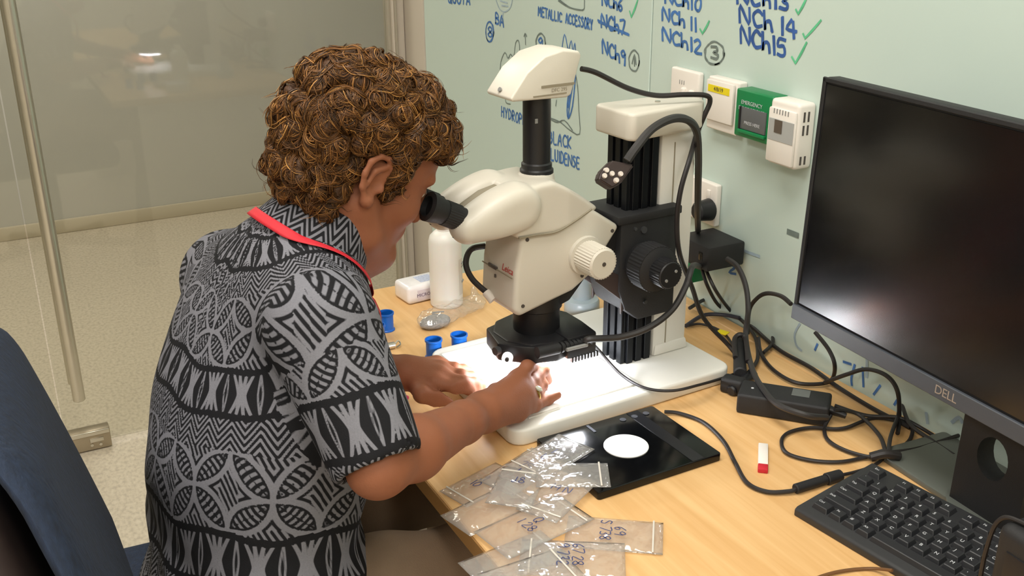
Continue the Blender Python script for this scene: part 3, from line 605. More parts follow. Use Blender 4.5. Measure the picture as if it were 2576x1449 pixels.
# local frame: -x faces the room, +y is the far end
SCM = pm('dark screen', '0A0A0C', .2, spec=.8, coat=0); W_, Hh = .538, .322; zb = mp_.z-.012
tilt = Matrix.Translation((-.045, 0, zb)) @ Matrix.Rotation(R(2), 4, 'Y')
pan = mk('panel_housing', G().box((.012, 0, Hh/2), (.024, W_, Hh), .004, 2, mat=tilt).box((.035, 0, Hh/2), (.03, W_*.6, Hh*.6), .01, 2, mat=tilt), 'black_rough', mon)
mk('screen', G().box((-.0004, 0, Hh/2+.008), (.0016, W_-.016, Hh-.032), .0003, 1, mat=tilt), SCM, pan)
bz = G().box((-.002, 0, .0105), (.005, W_+.001, .021), .001, 1, mat=tilt); mk('chin_bezel', bz, pm('grey bezel', '454A52', .4), pan)
mk('side_bezel', G().box((-.001, W_/2-.003, Hh/2+.01), (.004, .0062, Hh-.02), .001, 1, mat=tilt), 'black_rough', pan); mk('side_bezel', G().box((-.001, -W_/2+.003, Hh/2+.01), (.004, .0062, Hh-.02), .001, 1, mat=tilt), 'black_rough', pan)
mk('top_bezel', G().box((-.001, 0, Hh-.003), (.004, W_, .0062), .001, 1, mat=tilt), 'black_rough', pan)
o = link('maker_mark', font_mesh('DELL', .015, spacing=.95), pm('pale logo', 'B9AFA6', .3, metal=.6), pan); o.matrix_local = tilt @ Matrix.Translation((-.0048, 0.0, .0105)) @ Matrix.Rotation(R(-90), 4, 'Z') @ Matrix.Rotation(R(90), 4, 'X')
# neck with round cable hole
def neck():
    g = bmesh.new(); import_ = []; wb, wt, h0, h1 = .048, .043, .008, zb+.15; n = 24; hz = .086; hr = .021
    outer = [(-wb, h0), (wb, h0), (wt, h1), (-wt, h1)]; ring = [(hr*math.cos(2*math.pi*i/n), hz+hr*1.25*math.sin(2*math.pi*i/n)) for i in range(n)]
    # outer boundary sampled radially so that faces bridge to the hole
    def outp(a):
        c, s_ = math.cos(a), math.sin(a); best = 9
        for i in range(4):
            (x1, y1), (x2, y2) = outer[i], outer[(i+1) % 4]; dx, dy = x2-x1, y2-y1; den = c*dy-s_*dx
            if abs(den) < 1e-9: continue
            tt = (x1*dy-(y1-hz)*dx)/den; u = (c*tt-x1)/dx if abs(dx) > abs(dy) else (s_*tt+hz-y1)/dy
            if tt > 0 and -1e-6 <= u <= 1+1e-6: best = min(best, tt)
        return (c*best, hz+s_*best)
    angs = sorted(set([2*math.pi*i/n for i in range(n)]+[math.atan2(y-hz, x) % (2*math.pi) for x, y in outer]))
    L = []
    for xx in (0, .026):
        xo = lambda z: .0+xx+.10*max(0, .03-z)*0
        L.append(([g.verts.new((xo(0), hr*math.cos(a), hz+hr*1.25*math.sin(a))) for a in angs], [g.verts.new((xo(0), *outp(a))) for a in angs]))
    m = len(angs)
    for i in range(m):
        j = (i+1) % m
        g.faces.new((L[0][0][i], L[0][0][j], L[0][1][j], L[0][1][i])); g.faces.new((L[1][0][i], L[1][1][i], L[1][1][j], L[1][0][j]))
        g.faces.new((L[0][0][i], L[1][0][i], L[1][0][j], L[0][0][j])); g.faces.new((L[0][1][i], L[0][1][j], L[1][1][j], L[1][1][i]))
    bmesh.ops.recalc_face_normals(g, faces=g.faces); return g
gk = G(); gk.merge(neck()); nk = mk('stand_neck', gk, 'black_rough', mon); nk.location = (-.012, -.045, 0)
mk('stand_foot', G().prism([(-.015, -.125), (.105, -.125), (.105, .125), (-.015, .125)], 0.0, .008, 'z', r=.002, vert_r=.006), pm('grey foot', '5C605A', .3), mon)
mk('foot_disc', G().lathe([(.05, .008), (.05, .0092), (.048, .0096)], 40, Matrix.Translation((.02, -.03, 0))), pm('grey foot disc', '565A55', .35), mon)
# ---------------------------------------------------------------- keyboard
KO = PZ(1997, 1296, 0); ka = R(-83)
kb = thing('keyboard', 'black computer keyboard lying in front of the monitor foot', 'keyboard', KO+Vector((math.cos(ka)*.221-math.sin(ka)*.07, math.sin(ka)*.221+math.cos(ka)*.07, 0)), ka)
slope = Matrix.Rotation(R(4.5), 4, 'X')
kbm = pm('keyboard plastic', '2A2B2D', .5); M['key'] = pm('key plastic', '26272A', .42, bump=.05, bscale=800)
mk('case', G().prism([(-.0705, 0), (.0705, 0), (.0705, .021), (.068, .023), (-.066, .0115), (-.0705, .009)], -.221, .221, 'x', r=.002), kbm, kb)
kz = lambda y: .0115+(y+.066)*(.0115/.134)
KW = {}
def keymesh(w, d=.0172):
    k = (round(w, 4), d)
    if k not in KW:
        g = bmesh.new(); b, tp, hh = (w/2, d/2), (w/2-.0022, d/2-.0024), .0062
        V = [g.verts.new((x*b[0], y*b[1], 0)) for x, y in ((-1, -1), (1, -1), (1, 1), (-1, 1))]+[g.verts.new((x*tp[0], y*tp[1]+.0006, hh)) for x, y in ((-1, -1), (1, -1), (1, 1), (-1, 1))]
        g.faces.new(V[3::-1]); g.faces.new(V[4:])
        for i in range(4): g.faces.new((V[i], V[(i+1) % 4], V[4+(i+1) % 4], V[4+i]))
        bmesh.ops.bevel(g, geom=g.edges[:], offset=.0007, segments=1, affect='EDGES'); me = bpy.data.meshes.new('key'); g.to_mesh(me); g.free(); me.materials.append(M['key']); KW[k] = me
    return KW[k]
LG = {}
U = .01905; x0 = -.221+.0105
rows = [  # (y from case front, [(legend, units)...])
 (.1225, [('Esc', 1), None, ('F1', 1), ('F2', 1), ('F3', 1), ('F4', 1), .5, ('F5', 1), ('F6', 1), ('F7', 1), ('F8', 1), .5, ('F9', 1), ('F10', 1), ('F11', 1), ('F12', 1)]),
 (.0995, [(c, 1) for c in '`1234567890-=']+[('<-', 2)]),
 (.0805, [('Tab', 1.5)]+[(c, 1) for c in 'QWERTYUIOP[]']+[('\\', 1.5)]),
 (.0615, [('Caps', 1.75)]+[(c, 1) for c in "ASDFGHJKL;'"]+[('Enter', 2.25)]),
 (.0425, [('Shift', 2.25)]+[(c, 1) for c in 'ZXCVBNM,./']+[('Shift', 2.75)]),
 (.0235, [('Ctrl', 1.25), ('Fn', 1), ('#', 1), ('Alt', 1), ('', 5.75), ('Alt', 1.25), ('Fn', 1), ('=', 1), ('Ctrl', 1.75)])]
nav = [(.1225, ['P', 'S', 'B']), (.0995, ['Ins', 'Hm', 'Up']), (.0805, ['Del', 'End', 'Dn']), (.0425, [None, '^', None]), (.0235, ['<', 'v', '>'])]
pad = [(.0995, ['N', '/', '*', '-']), (.0805, ['7', '8', '9', '+']), (.0615, ['4', '5', '6', None]), (.0425, ['1', '2', '3', '=']), (.0235, ['0', '.', None, None])]
def put_key(x, y, u, leg):
    yy = y-.0705; k = link('key', keymesh(u*U-.0016), None, kb); k.location = (x+u*U/2, yy, kz(yy)-.0006); k.rotation_euler = (math.atan(.0115/.134), 0, 0)
    if leg:
        if leg not in LG: me = font_mesh(leg, .0062 if len(leg) < 2 else .0045, 'legend'); me.materials.append(M['white_print']); LG[leg] = me
        l = link('legend', LG[leg], None, k); l.location = (-.0018 if u < 1.2 else -u*U/2+.0075, .0026, .0064)
for y, ks in rows:
    x = x0
    for k in ks:
        if k is None: x += U
        elif isinstance(k, float): x += k*U
        else: put_key(x, y, k[1], k[0]); x += k[1]*U
for y, ks in nav:
    for i, k in enumerate(ks):
        if k: put_key(x0+15.3*U+i*U, y, 1, k)
for y, ks in pad:
    for i, k in enumerate(ks):
        if k: put_key(x0+18.55*U+i*U, y, 1, k)
# ---------------------------------------------------------------- light pad, memory stick, power brick, dark box
pc = [PZ(1352, 1112, .0), PZ(1484, 1252, .0), PZ(1810, 1168, .0), PZ(1658, 1030, .0)]
cx = sum((p for p in pc), Vector())/4; lp = thing('light_pad', 'glossy black square light pad with a round white window', 'light pad', (.677, .983, 0), R(1.5))
mk('pad_body', G().prism([(-.094, -.0745), (.094, -.0745), (.094, .0745), (-.094, .0745)], 0, .011, 'z', r=.0012, vert_r=.004), 'black_gloss', lp)
dc = PZ(1575, 1122, .0115)-lp.location; dc = Matrix.Rotation(R(-1.5), 3, 'Z') @ dc
mk('round_window', G().lathe([(.0292, .0108), (.0292, .0122), (.0285, .0126)], 48, Matrix.Translation((dc.x, dc.y, 0))), 'white_shine', lp)
mk('pad_frame', G().box((.058, 0, .0112), (.018, .146, .0005)), pm('dark strip', '1B1C20', .3), lp)
for px in ((1567, 1055), (1596, 1047), (1625, 1039)):
    q = Matrix.Rotation(R(-1.5), 3, 'Z') @ (PZ(*px, .0115)-lp.location); mk('touch_symbol', G().lathe([(.0045, .0112), (.0045, .0116)], 16, Matrix.Translation((q.x, q.y, 0))), pm('symbol', '4A4C52', .4), lp)
q = Matrix.Rotation(R(-1.5), 3, 'Z') @ (PZ(1487, 1078, .0115)-lp.location); mk('level_bar', G().box((q.x, q.y, .0114), (.004, .02, .0004)), pm('bar print', '5A5E68', .4), lp)
a, b = PZ(1920, 1119, .003), PZ(1919, 1186, .003); d = b-a; rz = math.atan2(d.y, d.x); us = thing('memory_stick', 'small white memory stick with a red end', 'memory stick', ((a+b)/2).to_tuple()[:2]+(0,), rz); L = d.length
mk('body', G().box((-L*.11, 0, .003), (L*.78, .0125, .006), .0012, 2), 'white', us); mk('red_end', G().box((L*.39, 0, .003), (L*.22, .0125, .006), .0012, 2), 'red', us)
a, b = PZ(1850, 1040, 0), PZ(2080, 1078, 0); d = b-a; rz = math.atan2(d.y, d.x); c = (a+b)/2; n = Vector((-d.y, d.x, 0)).normalized()*.026
br = thing('power_brick', 'black laptop style power brick lying on the desk among cables', 'power brick', (c+n).to_tuple(), rz); L = d.length
mk('housing', G().box((0, 0, .015), (L, .05, .030), .004, 3), 'black_rough', br); mk('rating_label', G().box((L*.17, .008, .0302), (.024, .022, .0004)), pm('label', '5C605E', .5), br)
mk('status_dot', G().cyl((-L*.36, .0, .0299), (-L*.36, .0, .0304), .002, n=10), 'white_print', br); mk('strain_relief', G().cyl((L/2-.002, 0, .016), (L/2+.022, -.004, .012), .0065, .004, n=12), 'black', br)
# ---------------------------------------------------------------- black box at the desk's near end
bb = thing('desk_speaker', 'tall black plastic box with rounded edges standing in front of the keyboard', 'speaker', (.7640, .405, 0), R(-4))
mk('housing', G().box((0, 0, .081), (.05, .19, .162), .010, 4), 'black_rough', bb); mk('front_panel', G().box((-.0252, 0, .08), (.002, .16, .12), .0008), 'black', bb)
mk('power_knob', G().cyl((-.026, .06, .04), (-.034, .06, .04), .008, n=16), 'black_gloss', bb)
# ---------------------------------------------------------------- cups, bottle, packets and bags
CUP = None
def cup_proto():
    g = G().lathe([(.0, 0), (.0142, 0), (.0142, .0016), (.0122, .003), (.0122, .0265), (.0138, .028), (.0138, .031), (.0118, .031), (.0112, .004), (.0, .004)], 32, cap=False)
    return g
for i, (p, lab) in enumerate((((979, 836), 'blue plastic cup nearest the white bottle and packet'), ((957, 868), 'blue plastic cup half hidden behind the shirt front'), ((1100, 906), 'blue plastic cup just off the corner of the white base plate'), ((1164, 893), 'blue plastic cup between the base plate and the clear grit bag'))):
    P0 = PZ(*p, 0)
    if CUP is None: g = cup_proto(); CUP = mk('specimen_cup', g, 'blue_cup'); me = CUP.data; o = CUP
    else: o = bpy.data.objects.new('specimen_cup', me); COL.objects.link(o)
    o.location = P0+Vector((0, .012, .0002)); tag(o, lab, 'cup', 'blue specimen cups')
# white squeeze bottle
p = PZ(1142, 779, 0); p.y += .03
bo = thing('plastic_bottle', 'tall white translucent plastic bottle with a small label', 'bottle', p)
M['bottle'] = pm('milky plastic', 'E3E1DA', .35, sss=.15)
mk('bottle_body', G().lathe([(.0, 0), (.026, 0), (.0285, .003), (.0285, .118), (.026, .127), (.018, .135), (.012, .137)], 32), 'bottle', bo)
mk('bottle_cap', G().lathe([(.0125, .136), (.0125, .15), (.011, .152)], 24), 'white', bo)
lb = G(); n = 8
V = []; F_ = []
for i in range(n+1):
    a = R(-62)+R(44)*i/n
    for z in (.022, .088): V.append((.0288*math.cos(a), .0288*math.sin(a), z))
for i in range(n): F_.append((2*i, 2*i+2, 2*i+3, 2*i+1))
lab = mk('paper_label', lb.data(V, F_), pm('grey label', 'CFCCC4', .6), bo)
for z, s_ in ((.078, .0016), (.072, .001), (.045, .002)):
    mk('print_mark', G().cyl((.0292*math.cos(R(-45)), .0292*math.sin(R(-45)), z), (.0292*math.cos(R(-30)), .0292*math.sin(R(-30)), z+.001), s_, n=6), 'grey_print', lab)
# white packet
a, b = PZ(1004, 762, 0), PZ(1100, 764, 0)
pk = thing('paper_packet', 'white shrink wrapped packet with purple lettering beside the bottle', 'packet', (PZ(1050, 765, 0)+Vector((.01, .03, 0))).to_tuple(), R(6))
mk('wrap', G().box((.008, 0, .0165), (.075, .055, .033), .007, 4), pm('shrink wrap', 'ECE9EA', .25, coat=.4, var=.05, vscale=60), pk)
mk('side_label', G().box((.014, -.0277, .0145), (.05, .0006, .02)), pm('label stock', 'D8CFD6', .5), pk)
o = link('lettering', font_mesh('MICROSLIDES', .0085), pm('purple print', '5B4A66', .5), pk); o.matrix_local = Matrix.Translation((.013, -.0282, .0145)) @ Matrix.Rotation(R(90), 4, 'X')
mk('top_smudge', G().box((.018, .0, .0331), (.03, .03, .0004)), pm('blue print patch', 'B9C0D6', .5, var=.2, vscale=300), pk)
# grey spool-shaped container behind the objective
p = PZ(1476, 803, 0)+Vector((.008, .03, 0))
tag(mk('plastic_funnel', G().lathe([(.0, 0), (.029, 0), (.0305, .003), (.0305, .022), (.028, .026), (.017, .028), (.0165, .075), (.0155, .076)], 36, Matrix.Translation(p)), pm('blue grey translucent plastic', '9DAAB0', .3, sss=.1)), 'blue grey spool shaped plastic container behind the objective', 'container')
# ---- clear plastic
def film(name, tint, haze, rough=.12):
    m = bpy.data.materials.new(name); m.use_nodes = True; nt = m.node_tree; nt.nodes.clear(); N = nt.nodes.new
    o = N('ShaderNodeOutputMaterial'); t = N('ShaderNodeBsdfTransparent'); d = N('ShaderNodeBsdfDiffuse'); tl = N('ShaderNodeBsdfTranslucent'); ad = N('ShaderNodeMixShader'); g = N('ShaderNodeBsdfGlossy'); f = facing_fresnel(nt, .09); m1 = N('ShaderNodeMixShader'); m2 = N('ShaderNodeMixShader')
    t.inputs[0].default_value = (*tint, 1); d.inputs[0].default_value = (.85, .83, .8, 1); tl.inputs[0].default_value = (.85, .83, .8, 1); g.inputs['Roughness'].default_value = rough
    ad.inputs[0].default_value = .5; nt.links.new(d.outputs[0], ad.inputs[1]); nt.links.new(tl.outputs[0], ad.inputs[2])
    tc = N('ShaderNodeTexCoord'); no = N('ShaderNodeTexNoise'); no.inputs['Scale'].default_value = 60; no.inputs['Detail'].default_value = 1; bp = N('ShaderNodeBump'); bp.inputs['Strength'].default_value = .8; bp.inputs['Distance'].default_value = .006
    nt.links.new(tc.outputs['Object'], no.inputs['Vector']); nt.links.new(no.outputs[0], bp.inputs['Height']); nt.links.new(bp.outputs[0], g.inputs['Normal'])
    m1.inputs[0].default_value = haze; nt.links.new(t.outputs[0], m1.inputs[1]); nt.links.new(ad.outputs[0], m1.inputs[2])
    nt.links.new(f.outputs[0], m2.inputs[0]); nt.links.new(m1.outputs[0], m2.inputs[1]); nt.links.new(g.outputs[0], m2.inputs[2]); nt.links.new(m2.outputs[0], o.inputs[0]); return m
M['film'] = film('clear zip bag film', (.985, .98, .975), .27); M['film_grey'] = film('clear film', (.985, .985, .985), .12, .08)
def bag(cx, cy, rz, L, W, z, lab, txt=None, seed=0, zip_end=1, puff=.0045, mat='film', tsize=.013):
    """flat zip bag: two crinkled sheets, a zip strip and pen writing"""
    rr = random.Random(seed); t = thing('zip_bag', lab, 'plastic bag', (cx, cy, z), rz, 'clear zip bags on the desk'); nx, ny = 14, 10
    ph = [rr.uniform(0, 6) for _ in range(6)]
    def hgt(u, v): return puff*(.55+.25*math.sin(9*u+ph[0]+3*v)+.25*math.sin(7*v+ph[1]+4*u)+.2*math.sin(23*u-9*v+ph[2])+.15*math.sin(31*v+11*u+ph[3]))
    V = []; F_ = []
    for lay in (0, 1):
        for i in range(nx+1):
            for j in range(ny+1):
                u, v = i/nx, j/ny; e = min(1, 6*min(u, 1-u, v, 1-v)); h = hgt(u, v)
                V.append(((u-.5)*L, (v-.5)*W, h*.22*e+(h*.8*e+.0003 if lay else 0)))
    S = (nx+1)*(ny+1)
    for i in range(nx):
        for j in range(ny):
            a = i*(ny+1)+j; F_.append((a, a+1, a+ny+2, a+ny+1)); F_.append((S+a, S+a+ny+1, S+a+ny+2, S+a+1))
    bd = [i*(ny+1) for i in range(nx+1)]+[nx*(ny+1)+j for j in range(1, ny+1)]+[i*(ny+1)+ny for i in range(nx-1, -1, -1)]+[j for j in range(ny-1, 0, -1)]
    for a, b in zip(bd, bd[1:]+bd[:1]): F_.append((a, b, S+b, S+a))
    mk('film', G().data(V, F_), mat, t, smooth=180)
    x = zip_end*(L/2-.011); mk('zip_strip', G().box((x, 0, .0022), (.0022, W*.98, .0014), .0005, 1), pm('zip plastic', 'D8D4CC', .3) if 'zip' not in M else M['zip'], t)
    if txt:
        for k, s_ in enumerate(txt):
            g = G(); q, W_ = text_strokes(s_, .05); sz = tsize
            for st in q: ribbon(g, [Vector((-L*.05-k*sz*1.25+(v-.5)*sz*.95+.012, (u-W_/2)*sz*-.95, puff*1.25)) for u, v in st], .0014, (0, 0, 1))
            mk('pen_writing', g, 'pen_ink', t, smooth=0)
    return t
M['zip'] = pm('zip plastic', 'D5D0C6', .25)
BAGS = [  # centre pixel, angle, length, width, height, label, text
 ((1385, 1150), 20, .105, .060, .0125, 'clear zip bag resting on the corner of the black light pad', ['1', 'L']),
 ((1440, 1195), -28, .090, .055, .0155, 'clear zip bag with a folded corner lying over the light pad edge', None),
 ((1315, 1185), 22, .105, .056, .0085, 'clear zip bag with dark pen strokes below the base plate corner', ['75', '1']),
 ((1212, 1218), 17, .095, .050, .003, 'clear zip bag at the far end of the fan by the forearm', ['9', '10']),
 ((1300, 1225), 48, .085, .056, .0125, 'crumpled clear zip bag with bright creases in the middle of the fan', ['J8']),
 ((1232, 1280), 14, .105, .056, .0045, 'clear zip bag with wrinkled edge close to the desk front edge', None),
 ((1405, 1245), 30, .105, .055, .0105, 'clear zip bag turned sideways across the middle of the fan', ['14 N']),
 ((1345, 1322), 10, .125, .066, .0072, 'wide clear zip bag marked with a large pen code beside the crumpled bag', ['Q', '1 28']),
 ((1545, 1345), -36, .110, .062, .0028, 'pinkish clear zip bag at the end of the fan on bare wood', ['69', 'S 738']),
 ((1440, 1405), -32, .115, .064, .0052, 'clear zip bag with two lines of pen code near the desk edge', ['67 28', '9 732']),
 ((1295, 1408), 6, .110, .060, .0028, 'clear zip bag tucked under the two line bag at the desk edge', None),
 ((1340, 1450), 0, .10, .062, .0085, 'greyish clear zip bag overlapping the bag at the desk edge', None)]
for i, (px, a, L, W, z, lab, tx) in enumerate(BAGS):
    p = PZ(*px, z); bag(p.x, p.y, R(a), L, W, z, lab, tx, seed=i, zip_end=1 if i % 3 else -1)
# grit bag
p0, p1 = PZ(1070, 815, .01), PZ(1205, 750, .012); c = (p0+p1)/2; d = p1-p0
gb = thing('grit_bag', 'clear plastic bag with grey grit inside its lower corner', 'plastic bag', (c.x, c.y, 0), math.atan2(d.y, d.x))
F = Field((-.09, -.05, -.004), (.09, .05, .05), .0035)
F.ell((-.035, 0, .012), (.045, .03, .012), None, .01); F.ell((.03, 0, .010), (.05, .028, .008), None, .01); F.cone((.05, -.015, .012), (.072, .015, .022), .006, .006, .008)
F.cut((0, 0, .0), (0, 0, -1)); V, Q = F.mesh(); V = relax(V, Q, 1); nz = .0016*np.sin(V[:, 0]*260+V[:, 1]*90)+.0014*np.sin(V[:, 1]*310-V[:, 0]*140); V[:, 2] = np.maximum(V[:, 2]+nz*(V[:, 2] > .004), .0003)
npmesh('film', V, Q, 'film_grey', gb)
F = Field((-.09, -.04, -.002), (.0, .04, .03), .003); F.ell((-.045, 0, .006), (.03, .022, .009), None, .004); F.cut((0, 0, .001), (0, 0, -1)); V, Q = F.mesh()
o = npmesh('grit', V, Q, pm('grey grit', '8E8B88', .7, bump=.9, bscale=260, var=.25, vscale=220), gb); o['kind'] = 'stuff'
for i in range(5):
    a = -.06+.009*i; mk('sliver', G().box((a, -.012+.006*i, .0135), (.02, .003, .002), .0005, mat=Matrix.Identity(4), rz=.6*i), 'grey_print', gb)
# clip by the sleeve
p = PZ(975, 880, 0); cl = thing('binder_clip', 'small steel clip on the desk beside the blue cups', 'clip', p)
mk('clip_body', G().cyl((-.012, 0, .006), (.012, 0, .006), .0055, n=14), 'silver', cl); mk('clip_lever', G().tube([(.012, 0, .006), (.02, .004, .010), (.022, 0, .005), (.014, -.004, .003)], .0013, 6), 'silver', cl)
# ---------------------------------------------------------------- cables
def cable(name, lab, pts, r, mat='cable', k=8, n=8, group='black cables around the microscope'):
    return tag(mk(name, G().tube(pts, r, n, k), mat), lab, 'cable', group)
Ym = 1.18
# camera cable: from the camera back over the column cap and down behind it
cable('camera_cable', 'black cable running from the microscope camera over the column cap', [PY(1462, 173, 1.19), PY(1500, 183, 1.19), PY(1580, 222, 1.185), PY(1650, 240, 1.18), PY(1720, 238, 1.17), PY(1775, 240, 1.165), PY(1786, 256, 1.165), PY(1770, 295, 1.168), PY(1752, 340, 1.172), PY(1735, 400, 1.135), PY(1712, 480, 1.125), PY(1703, 560, 1.125), PY(1710, 640, 1.125), PY(1740, 720, 1.15), PY(1770, 800, 1.17), PZ(1832, 868, .02)+Vector((0, .0, .0)), PZ(1862, 905, .006)], .0036)
# remote control on its gooseneck
rc = thing('remote_control', 'brown black hand control with five pale buttons hanging before the column', 'remote control', PY(1550, 470, 1.105))
qa, qb, qc, qd = PY(1540, 402, 1.112), PY(1598, 414, 1.108), PY(1563, 462, 1.098), PY(1506, 452, 1.100)
cen = (qa+qb+qc+qd)/4; nr = (qb-qa).cross(qd-qa).normalized(); nr = -nr if nr.y > 0 else nr
def slab(P, th, r):
    b = bmesh.new(); A_ = [b.verts.new(p) for p in P]; B_ = [b.verts.new(p-nr*th) for p in P]; n = len(P)
    b.faces.new(A_); b.faces.new(B_[::-1])
    for i in range(n): b.faces.new((A_[i], B_[i], B_[(i+1) % n], A_[(i+1) % n]))
    bmesh.ops.recalc_face_normals(b, faces=b.faces); bmesh.ops.bevel(b, geom=b.edges[:], offset=r, segments=3, affect='EDGES', clamp_overlap=True); return b
qe = PY(1512, 430, 1.105)
mk('control_body', (lambda g: g.merge(slab([qa, qb, qc+(qb-qc)*.15, qc, PY(1540, 474, 1.097), qd, qe], .014, .0025)))(G()), 'brownblack', rc, world=True)
for px in ((1528, 427), (1519, 443), (1539, 437), (1560, 438), (1545, 456)):
    p = PY(*px, 1.1035); p = p+nr*((cen-p).dot(nr)+.0005)
    mk('button', G().cyl(p-nr*.002, p+nr*.0018, .0038, .0032, n=16), 'silver_btn', rc, world=True)
cable('gooseneck_cable', 'thick grey black cable arching from the hand control to the power adapter', [PY(1578, 404, 1.11), PY(1600, 372, 1.11), PY(1640, 325, 1.115), PY(1690, 299, 1.12), PY(1730, 302, 1.125), PY(1752, 330, 1.14), PY(1757, 390, 1.16), PY(1756, 470, 1.19), PY(1755, 540, 1.22), PX(1756, 580, WX-.05)], lambda t: .0062-.0012*t, 'cable_grey')
# ring light lead sweeping back to the column
cable('ring_light_lead', 'black lead sweeping from the ring light past the column foot', [mw(.036, -.0690, .1025), PY(1485, 853, 1.108), PY(1560, 848, 1.105), PY(1630, 825, 1.10), PY(1690, 780, 1.105), PY(1725, 720, 1.115), PY(1742, 670, 1.14), PX(1762, 672, WX-.06)], .0048, 'cable_grey')
cable('thin_lead', 'thin black lead drooping across the white base plate', [PY(1484, 858, 1.115), PZ(1510, 885, .06), PZ(1560, 940, .035), PZ(1620, 975, .029), PZ(1690, 983, .029), PZ(1760, 968, .029), PZ(1815, 952, .014), PZ(1850, 940, .010)], .0022)
# light pad lead to its inline connector
cable('light_pad_lead', 'brown black lead curving from the light pad to an inline connector', [PZ(1672, 1036, .006), PZ(1710, 1040, .004), PZ(1770, 1063, .004), PZ(1820, 1110, .004), PZ(1850, 1165, .004), PZ(1880, 1215, .004), PZ(1930, 1237, .004), PZ(1985, 1236, .005), PZ(2002, 1231, .006)], .0028, 'cable')
t = thing('inline_connector', 'black inline barrel connector at the keyboard corner', 'connector', PZ(2050, 1212, 0))
a, b, c = PZ(2000, 1230, .0065), PZ(2078, 1206, .0065), PZ(2115, 1195, .0065)
mk('plug', G().cyl(a, b, .0062, n=16, bev=.001), 'black_rough', t, world=True); mk('socket', G().cyl(b, c, .0078, .0074, n=16, bev=.001), 'black_rough', t, world=True)
Cz = .004
cable('coil_lead', 'black lead from the inline connector up to the tied coil', [PZ(2112, 1196, .0055), PZ(2150, 1188, .004), PZ(2190, 1175, .004), PZ(2218, 1157, .004), PZ(2228, 1140, .006)], .0022)
cable('coiled_cable', 'black cable in wide loops tied together on the desk', [PZ(2090, 1045, .012), PZ(2074, 1078, Cz), PZ(2086, 1110, Cz), PZ(2140, 1138, Cz), PZ(2215, 1152, .006), PZ(2262, 1130, Cz), PZ(2292, 1100, Cz), PZ(2285, 1068, Cz), PZ(2200, 1052, .006), PZ(2120, 1078, Cz), PZ(2040, 1076, Cz), PZ(1985, 1088, Cz), PZ(1966, 1110, Cz), PZ(1980, 1140, Cz), PZ(2040, 1158, Cz), PZ(2110, 1162, Cz), PZ(2170, 1152, Cz), PZ(2225, 1140, .008), PZ(2300, 1130, .006), PZ(2360, 1112, .006), PZ(2412, 1095, .01)], .0026)
cable('coiled_cable', 'black cable crossing the tied loops towards the monitor neck', [PZ(2100, 1030, .022), PZ(2150, 1038, .012), PZ(2180, 1060, .008), PZ(2215, 1100, .009), PZ(2232, 1145, .012), PZ(2240, 1100, .012), PZ(2258, 1050, .012), PZ(2268, 1020, .02), PZ(2290, 1068, .012), PZ(2350, 1112, .006), PZ(2400, 1145, .006)], .0028, 'cable_grey')
cable('coiled_cable', 'black cable running flat beside the wall to the loops', [PZ(2100, 1020, .012), PZ(2180, 1045, .008), PZ(2260, 1050, .012), PZ(2320, 1078, .004), PZ(2400, 1130, .004), PZ(2440, 1165, .012)], .0026)
t = thing('cable_tie', 'small black tie holding the cable loops together', 'cable tie', PZ(2226, 1148, 0)); mk('tie_band', G().tube([PZ(2190, 1150, .012), PZ(2226, 1142, .017), PZ(2262, 1148, .012)], .006, 10), 'cable', t, world=True)
# tall loops by the wall
cable('monitor_cable', 'black cable looping from the adapter along the wall to behind the monitor', [PX(1828, 650, WX-.06), PX(1856, 672, WX-.055), PX(1876, 720, WX-.06), PX(1882, 780, WX-.07), PX(1876, 850, WX-.08), PZ(1893, 930, .03), PZ(1925, 985, .034), PZ(1960, 1020, .035), PZ(2030, 1045, .035), PZ(2080, 1050, .02)], .0042, 'cable_grey')
cable('monitor_cable', 'black cable arching to the back of the monitor panel', [PX(1880, 840, WX-.05), PX(1885, 780, WX-.05), PX(1905, 750, WX-.05), PX(1930, 738, WX-.05), PX(1965, 745, WX-.055), PX(1990, 765, WX-.06)], .0034)
cable('monitor_cable', 'black cable dropping from behind the monitor into the wall side bundle', [PX(2050, 835, WX-.05), PX(2085, 880, WX-.045), PX(2100, 920, WX-.045), PZ(2092, 955, .01), PZ(2060, 966, .006), PZ(2000, 962, .006), PZ(1945, 930, .006), PZ(1915, 890, .008), PZ(1908, 850, .02)], .0030)
cable('monitor_cable', 'black cable hooping beside the wall to the coil under the monitor', [PZ(2075, 962, .01), PX(2130, 942, WX-.05), PX(2180, 929, WX-.05), PX(2230, 945, WX-.05), PX(2258, 985, WX-.05), PZ(2262, 1050, .012), PZ(2258, 1090, .006)], .0030)
cable('wall_lead', 'black lead lying along the wall from the column to the monitor', [PZ(1735, 775, .01), PZ(1780, 752, .006), PZ(1830, 765, .006), PZ(1890, 820, .006), PZ(1960, 880, .006), PZ(2040, 925, .006), PZ(2110, 975, .006), PZ(2200, 1030, .006), PZ(2290, 1075, .006)], .0032)
cable('wall_lead', 'black lead dropping from the adapter to the desk behind the column', [PX(1772, 670, WX-.06), PX(1800, 730, WX-.06), PZ(1838, 782, .012), PZ(1872, 812, .01), PZ(1900, 850, .008), PZ(1906, 900, .008), PZ(1890, 930, .01)], .0030)
cable('wall_lead', 'second black lead dropping from the adapter to the wall edge', [PX(1765, 672, WX-.05), PX(1780, 720, WX-.05), PZ(1812, 772, .01), PZ(1862, 790, .006), PZ(1930, 820, .006), PZ(1944, 860, .006), PZ(1920, 888, .008)], .0030)
cable('wall_lead', 'dark blue grey lead on the desk behind the column foot', [PZ(1725, 820, .006), PZ(1770, 793, .006), PZ(1820, 792, .006), PZ(1860, 800, .012)], .0034, pm('blue grey cable', '34343F', .5))
